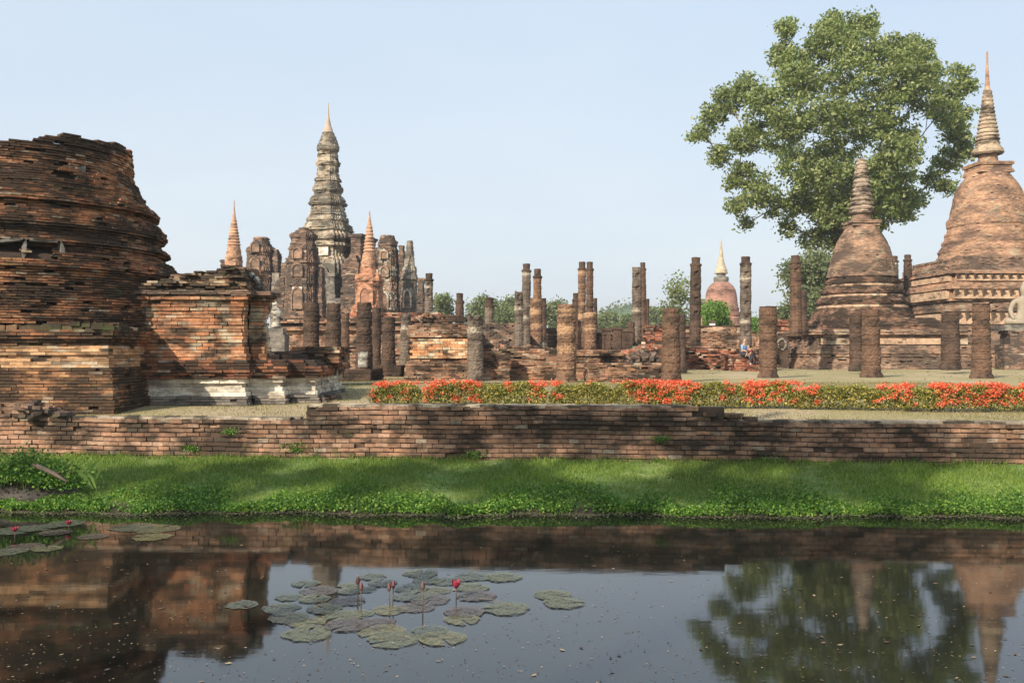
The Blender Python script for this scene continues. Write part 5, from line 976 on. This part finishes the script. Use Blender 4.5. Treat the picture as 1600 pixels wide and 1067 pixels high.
# little plants growing out of the wall foot
for i, (px, py, s, lab, mt) in enumerate(((1198, 720, .14, 'small bright yellow green weed tuft at the wall foot right of the trunk shadow', M_leafb), (455, 706, .16, 'green weed tuft against the wall foot left of the raised section', M_weed), (285, 708, .11, 'small weed tuft at the wall foot at the left', M_weed), (740, 714, .12, 'low weed tuft at the wall foot under the middle of the raised section', M_weed), (1028, 722, .10, 'low weed tuft at the wall foot near the right end of the raised section', M_weed), (348, 680, .09, 'little green plant rooted in the wall face at the left', M_leafb), (1385 - 355, 686, .10, 'little green plant rooted in the face of the raised wall section at the right', M_weed))):
    x = WX(px, 17); t = thing('weed_tuft', lab, 'weed', (x, wall_y(x) - .10, WZ(py, 17)), 0, 'weed tufts along the moat wall'); mb = MB()
    n = 240; c_ = rng.normal(0, 1, (n, 3)) * [s * .8, .05, s * .32] + [0, 0, s * .35]; leaf_quads(mb, c_, rng.uniform(.025, .05, n), .4); mb.build('leaves', mt, t)
    mb = MB(); [mb.tube([(0, .05, -.05), (q * s * .35, 0, s * .3), (q * s * .8, -.02, s * .55)], [.006, .005, .002], 4) for q in (-1, -.3, .4, 1)]; mb.build('stems', M_grassb, t)['kind'] = 'stuff'
# big weed clump and log at the left
t = thing('weed_clump', 'tall dark green weed clump growing over a mound at the left end of the bank', 'plant', (WX(55, 15.2), 15.2, .28)); mb = MB()
n = 9000; u = rng.normal(0, 1, (n, 3)); c_ = np.stack([u[:, 0] * .33, u[:, 1] * .20 - .10, np.abs(u[:, 2]) * .17 + .02], -1); c_[:, 2] += .16 * np.exp(-((c_[:, 0] + .15) / .45) ** 2); leaf_quads(mb, c_, rng.uniform(.03, .07, n), .5); mb.build('leaves', M_weed, t)
n = 420; mb = MB(); x = rng.normal(-.15, .38, n); y = rng.normal(0, .12, n); h_ = rng.uniform(.18, .48, n); a = rng.normal(0, .25, n)
V = np.stack([np.stack([x - .008, y, 0 * x], -1), np.stack([x + .008, y, 0 * x], -1), np.stack([x + a * h_ * .6 + .005, y, h_ * .7], -1), np.stack([x + a * h_ * 1.6, y - .03, h_], -1)], 1); mb.quads(V.reshape(-1, 3), np.arange(n * 4).reshape(n, 4)); mb.build('grass_blades', M_leafb, t)['kind'] = 'stuff'
mb = MB(); mb.loft([np.concatenate([circle(r_, 16) * [1.7, .8], np.full((16, 1), z_)], 1) for z_, r_ in ((-.25, .55), (-.04, .42), (.08, .30), (.14, .12))], 0, True, True); mb.build('soil_mound', M_mud, t)
t = thing('fallen_log', 'weathered brown log lying on the weed clump at the left', 'log', (WX(75, 14.95), 14.95, .5)); mb = MB(); mb.tube([(-.30, .05, .20), (-.1, -.1, .17), (.15, -.14, .08), (.42, -.2, -.06)], [.03, .038, .034, .02], 10); mb.build('stem', plain('log_bark', (.15, .105, .08), .95, .4, 9), t)
for (x, y, z, dx, dz) in ((-.1, 0, .1, -.05, .14), (.12, 0, .02, .12, .07)): mb = MB(); mb.tube([(x, y, z), (x + dx, y - .03, z + dz)], [.022, .01], 6); mb.build('branch_stub', MATS['log_bark'], t)

# ================================================================= WATER LILIES
def pad_mat(name, a, b, sp):
    m, nt, bs = new_mat(name); f = noise(nt, 9, 5, .6); g = noise(nt, 60, 3, .7)
    c = mix(nt, step(nt, f, .35, .65), a, b); c = mix(nt, step(nt, g, .60, .66), c, sp); bs.inputs['Alpha'].default_value = 1; al = ramp(nt, noise(nt, 14, 4, .7), [(.36, G(.85)), (.60, G(.22))]); nt.links.new(al, bs.inputs['Alpha']); nt.links.new(c, bs.inputs['Base Color']); bs.inputs['Roughness'].default_value = .32; bs.inputs['Specular IOR Level'].default_value = .6; bump(nt, g, .2, .01, bs); return m
PM = {'grey green': pad_mat('pad_grey_green', (.085, .10, .075), (.13, .14, .10), (.05, .045, .03)), 'olive': pad_mat('pad_olive', (.11, .12, .065), (.165, .165, .09), (.09, .05, .03)), 'yellowish': pad_mat('pad_yellowish', (.20, .18, .085), (.13, .13, .062), (.16, .08, .05)), 'purplish': pad_mat('pad_purplish', (.095, .080, .07), (.125, .10, .082), (.08, .05, .045))}
def pad(px, py, wpx, hue, label, group):
    D = F * CAMZ / (py - HY); r = wpx / 2 / F * D; t_ = rng.uniform(0, 6.28); n = 30; V = [(0, 0, .004)]
    for q in (.55, 1.0):
        for i in range(n):
            a = t_ + .12 + (2 * math.pi - .24) * i / (n - 1); w = 1 + .05 * math.sin(a * 3 + px) + .03 * math.sin(a * 7 + py) + .03 * rng.normal() * (q == 1); zz = .003 + (.004 * abs(math.sin(a * 3 + px)) if q == 1 else 0); V.append((math.cos(a) * r * q * w, math.sin(a) * r * q * w, zz))
    mb = MB(); mb.quads(V, [[0, 1 + i, 2 + i] for i in range(n - 1)]); mb.loops.append(np.array([[1 + i, 1 + n + i, 2 + n + i, 2 + i] for i in range(n - 1)]).ravel()); mb.sizes.append(np.full(n - 1, 4)); mb.mi.append(np.zeros(n - 1, int)); mb.sm.append(np.full(n - 1, False))
    # thin underside so the leaf has thickness
    mb.quads([(v[0] * .99, v[1] * .99, v[2] - .0015) for v in V], [[0, 2 + i, 1 + i] for i in range(n - 1)]); mb.quads([(v[0] * .99, v[1] * .99, v[2] - .0015) for v in V], [[1 + i, 2 + i, 2 + n + i, 1 + n + i] for i in range(n - 1)])
    o = mb.build('lily_pad', PM[hue], None, (WX(px, D), D, .002 + (px * 7 % 10) * .0006)); tag(o, label, 'lily pad', group)
# (row name, [(px, py, width, hue)...])
rows_p = [('back row', [(582, 900, 46, 'grey green'), (658, 895, 56, 'olive'), (738, 900, 60, 'grey green'), (787, 901, 58, 'olive')]),
          ('second row', [(478, 911, 44, 'grey green'), (546, 914, 36, 'olive'), (598, 910, 46, 'grey green'), (668, 906, 50, 'olive'), (700, 908, 50, 'grey green'), (738, 917, 54, 'olive')]),
          ('third row', [(500, 922, 60, 'purplish'), (548, 923, 40, 'olive'), (570, 920, 40, 'grey green'), (644, 918, 54, 'grey green'), (680, 922, 50, 'olive'), (744, 930, 64, 'purplish'), (862, 928, 60, 'olive'), (881, 941, 66, 'olive')]),
          ('fourth row', [(452, 932, 44, 'grey green'), (492, 935, 50, 'olive'), (545, 938, 56, 'purplish'), (644, 931, 60, 'grey green'), (672, 936, 66, 'purplish'), (380, 944, 50, 'grey green'), (791, 950, 74, 'olive')]),
          ('fifth row', [(440, 949, 60, 'grey green'), (508, 950, 58, 'olive'), (610, 952, 56, 'yellowish'), (650, 948, 60, 'purplish'), (727, 955, 64, 'purplish')]),
          ('sixth row', [(452, 964, 64, 'yellowish'), (536, 961, 60, 'olive'), (560, 958, 50, 'olive'), (722, 967, 58, 'yellowish'), (590, 972, 60, 'purplish')]),
          ('front rows', [(482, 972, 60, 'yellowish'), (544, 976, 70, 'purplish'), (600, 986, 76, 'yellowish'), (482, 989, 78, 'olive'), (672, 984, 58, 'grey green'), (616, 998, 84, 'olive'), (692, 996, 76, 'yellowish')])]
order = ['leftmost', 'second from the left', 'third from the left', 'fourth from the left', 'fifth from the left', 'sixth from the left', 'seventh from the left', 'eighth from the left']
for rn, L in rows_p:
    L = sorted(L)
    for i, (px, py, w, hue) in enumerate(L): pad(px, py, w, hue, '%s lily pad, %s in the %s of the central patch' % (hue, order[i], rn), 'lily pads of the central patch')
LL_ = sorted([(22, 829, 70, 'grey green'), (62, 824, 60, 'grey green'), (104, 818, 56, 'grey green'), (88, 832, 50, 'purplish'), (146, 838, 46, 'purplish'), (206, 824, 66, 'grey green'), (246, 826, 70, 'olive'), (238, 839, 60, 'yellowish'), (40, 854, 60, 'purplish'), (75, 857, 46, 'olive'), (12, 862, 60, 'grey green')])
order2 = order + ['ninth from the left', 'tenth from the left', 'rightmost']
for i, (px, py, w, hue) in enumerate(LL_): pad(px, py, w, hue, '%s lily pad, %s of the patch by the left shore' % (hue, order2[i]), 'lily pads by the left shore')
M_bud = plain('bud_pink', (.24, .045, .055), .6, .25, 30); M_bloom = plain('bloom_magenta', (.28, .02, .045), .6, .25, 30); M_stemw = plain('lily_stem', (.10, .07, .05), .7, .3, 20)
def bud(label, px, pyb, pyt, lean=0.0, open_=False, mat=None):
    D = F * CAMZ / (pyb - HY); h = (pyb - pyt) / F * D; t = thing('water_lily_flower', label, 'flower', (WX(px, D), D, 0), 0, 'water lily buds and flowers'); bh = min(.085, h * .5); s = h - bh
    mb = MB(); mb.tube([(0, 0, -.1), (lean * .4, 0, s * .5), (lean, 0, s + .01)], [.0055, .0055, .005], 6); mb.build('stem', M_stemw, t)
    if not open_:
        mb = MB(); mb.loft([np.concatenate([circle(r_, 10) + [lean, 0], np.full((10, 1), s + z_ * bh)], 1) for z_, r_ in ((0, .006), (.15, .015), (.4, .0195), (.7, .015), (.9, .008), (1.0, .002))], 0, True, True); mb.build('bud', mat or M_bud, t)
        for a in (0, 1.57, 3.14, 4.71):
            mb = MB(); ca, sa = math.cos(a), math.sin(a); V = []
            for z_, r_, w_ in ((0, .008, .004), (.35, .0215, .010), (.7, .017, .007), (.95, .008, .001)): V += [(lean + ca * r_ - sa * w_, sa * r_ + ca * w_, s + z_ * bh), (lean + ca * r_ + sa * w_, sa * r_ - ca * w_, s + z_ * bh)]
            mb.quads(V, [[0, 1, 3, 2], [2, 3, 5, 4], [4, 5, 7, 6]]); mb.build('sepal', M_stemw, t)
    else:
        for k in range(12):
            a = k * 2.4; sp_ = .25 + .04 * k if k > 5 else .6; mb = MB(); ca, sa = math.cos(a), math.sin(a); V = []
            for z_, r_, w_ in ((0, .006, .005), (.4, .030 * sp_ * 1.6 + .006, .014), (.8, .05 * sp_ * 1.4 + .004, .010), (1.05, .06 * sp_ * 1.3, .001)): V += [(lean + ca * r_ - sa * w_, sa * r_ + ca * w_, s + z_ * bh), (lean + ca * r_ + sa * w_, sa * r_ - ca * w_, s + z_ * bh)]
            mb.quads(V, [[0, 1, 3, 2], [2, 3, 5, 4], [4, 5, 7, 6]]); mb.build('petal', M_bloom, t)
bud('tall closed pink bud, left one of the left pair', 560, 942, 899); bud('tall dark stemmed pink bud, right one of the left pair', 565, 950, 908)
bud('pink bud on a leaning stem, left one of the middle pair', 610, 947, 909, -.01); bud('taller pink bud, right one of the middle pair', 614, 944, 905, .008)
bud('single closed pink bud between the middle pair and the open flower', 661, 957, 907); bud('bright magenta opening flower at the right of the buds', 713, 934, 905, 0, True)
bud('small magenta flower at the far left of the left shore patch', 25, 838, 822, 0, True); bud('small magenta flower between pads near the left shore', 109, 826, 812, 0, True)
# floating specks and leaf scraps
n = 2600; py = 850 + 240 * rng.random(n) ** .8; px = rng.uniform(-80, 1680, n); D = F * CAMZ / (py - HY); mb = MB(); c_ = np.stack([WX(px, D), D, np.full(n, .006)], -1)
s_ = rng.uniform(.004, .017, n) * np.where(rng.random(n) < .06, 2.2, 1); a = rng.uniform(0, 6.28, n)
V = np.stack([c_ + np.stack([np.cos(a + q) * s_ * w_, np.sin(a + q) * s_ * w_, 0 * a + .002 * (q > 3)], -1) for q, w_ in ((0, 1), (1.3, .5), (3.1, .9), (4.5, .45))], 1); mb.quads(V.reshape(-1, 3), np.arange(n * 4).reshape(n, 4))
tag(mb.build('floating_debris', leaf_mat('floating_leaf', (.05, .03, .02), (.16, .10, .06), (.45, .33, .20), .05, .7)), 'tiny fallen leaves and specks floating on the pond', 'floating leaves', kind='stuff')
t = thing('floating_twig', 'thin dark twig floating between lily pads at the right of the patch', 'twig', (WX(770, 9.35), 9.35, .012)); mb = MB(); mb.tube([(-.14, .06, 0), (0, 0, .004), (.16, -.14, 0)], [.003, .004, .002], 5); mb.build('stem', M_bark, t)

# ================================================================= THE AIR
m, nt, bs = new_mat('air'); nt.nodes.remove(bs); pv = nt.nodes.new('ShaderNodeVolumePrincipled'); pv.inputs['Color'].default_value = (.90, .93, .98, 1); pv.inputs['Density'].default_value = .0005; pv.inputs['Anisotropy'].default_value = .2
nt.links.new(pv.outputs[0], nt.nodes['Material Output'].inputs['Volume'])
mb = MB(); mb.box(-3200, 3200, -3200, 4600, -2.4, 48); tag(mb.build('haze', m), 'thin pale haze in the air over the ruins', 'haze', kind='stuff')
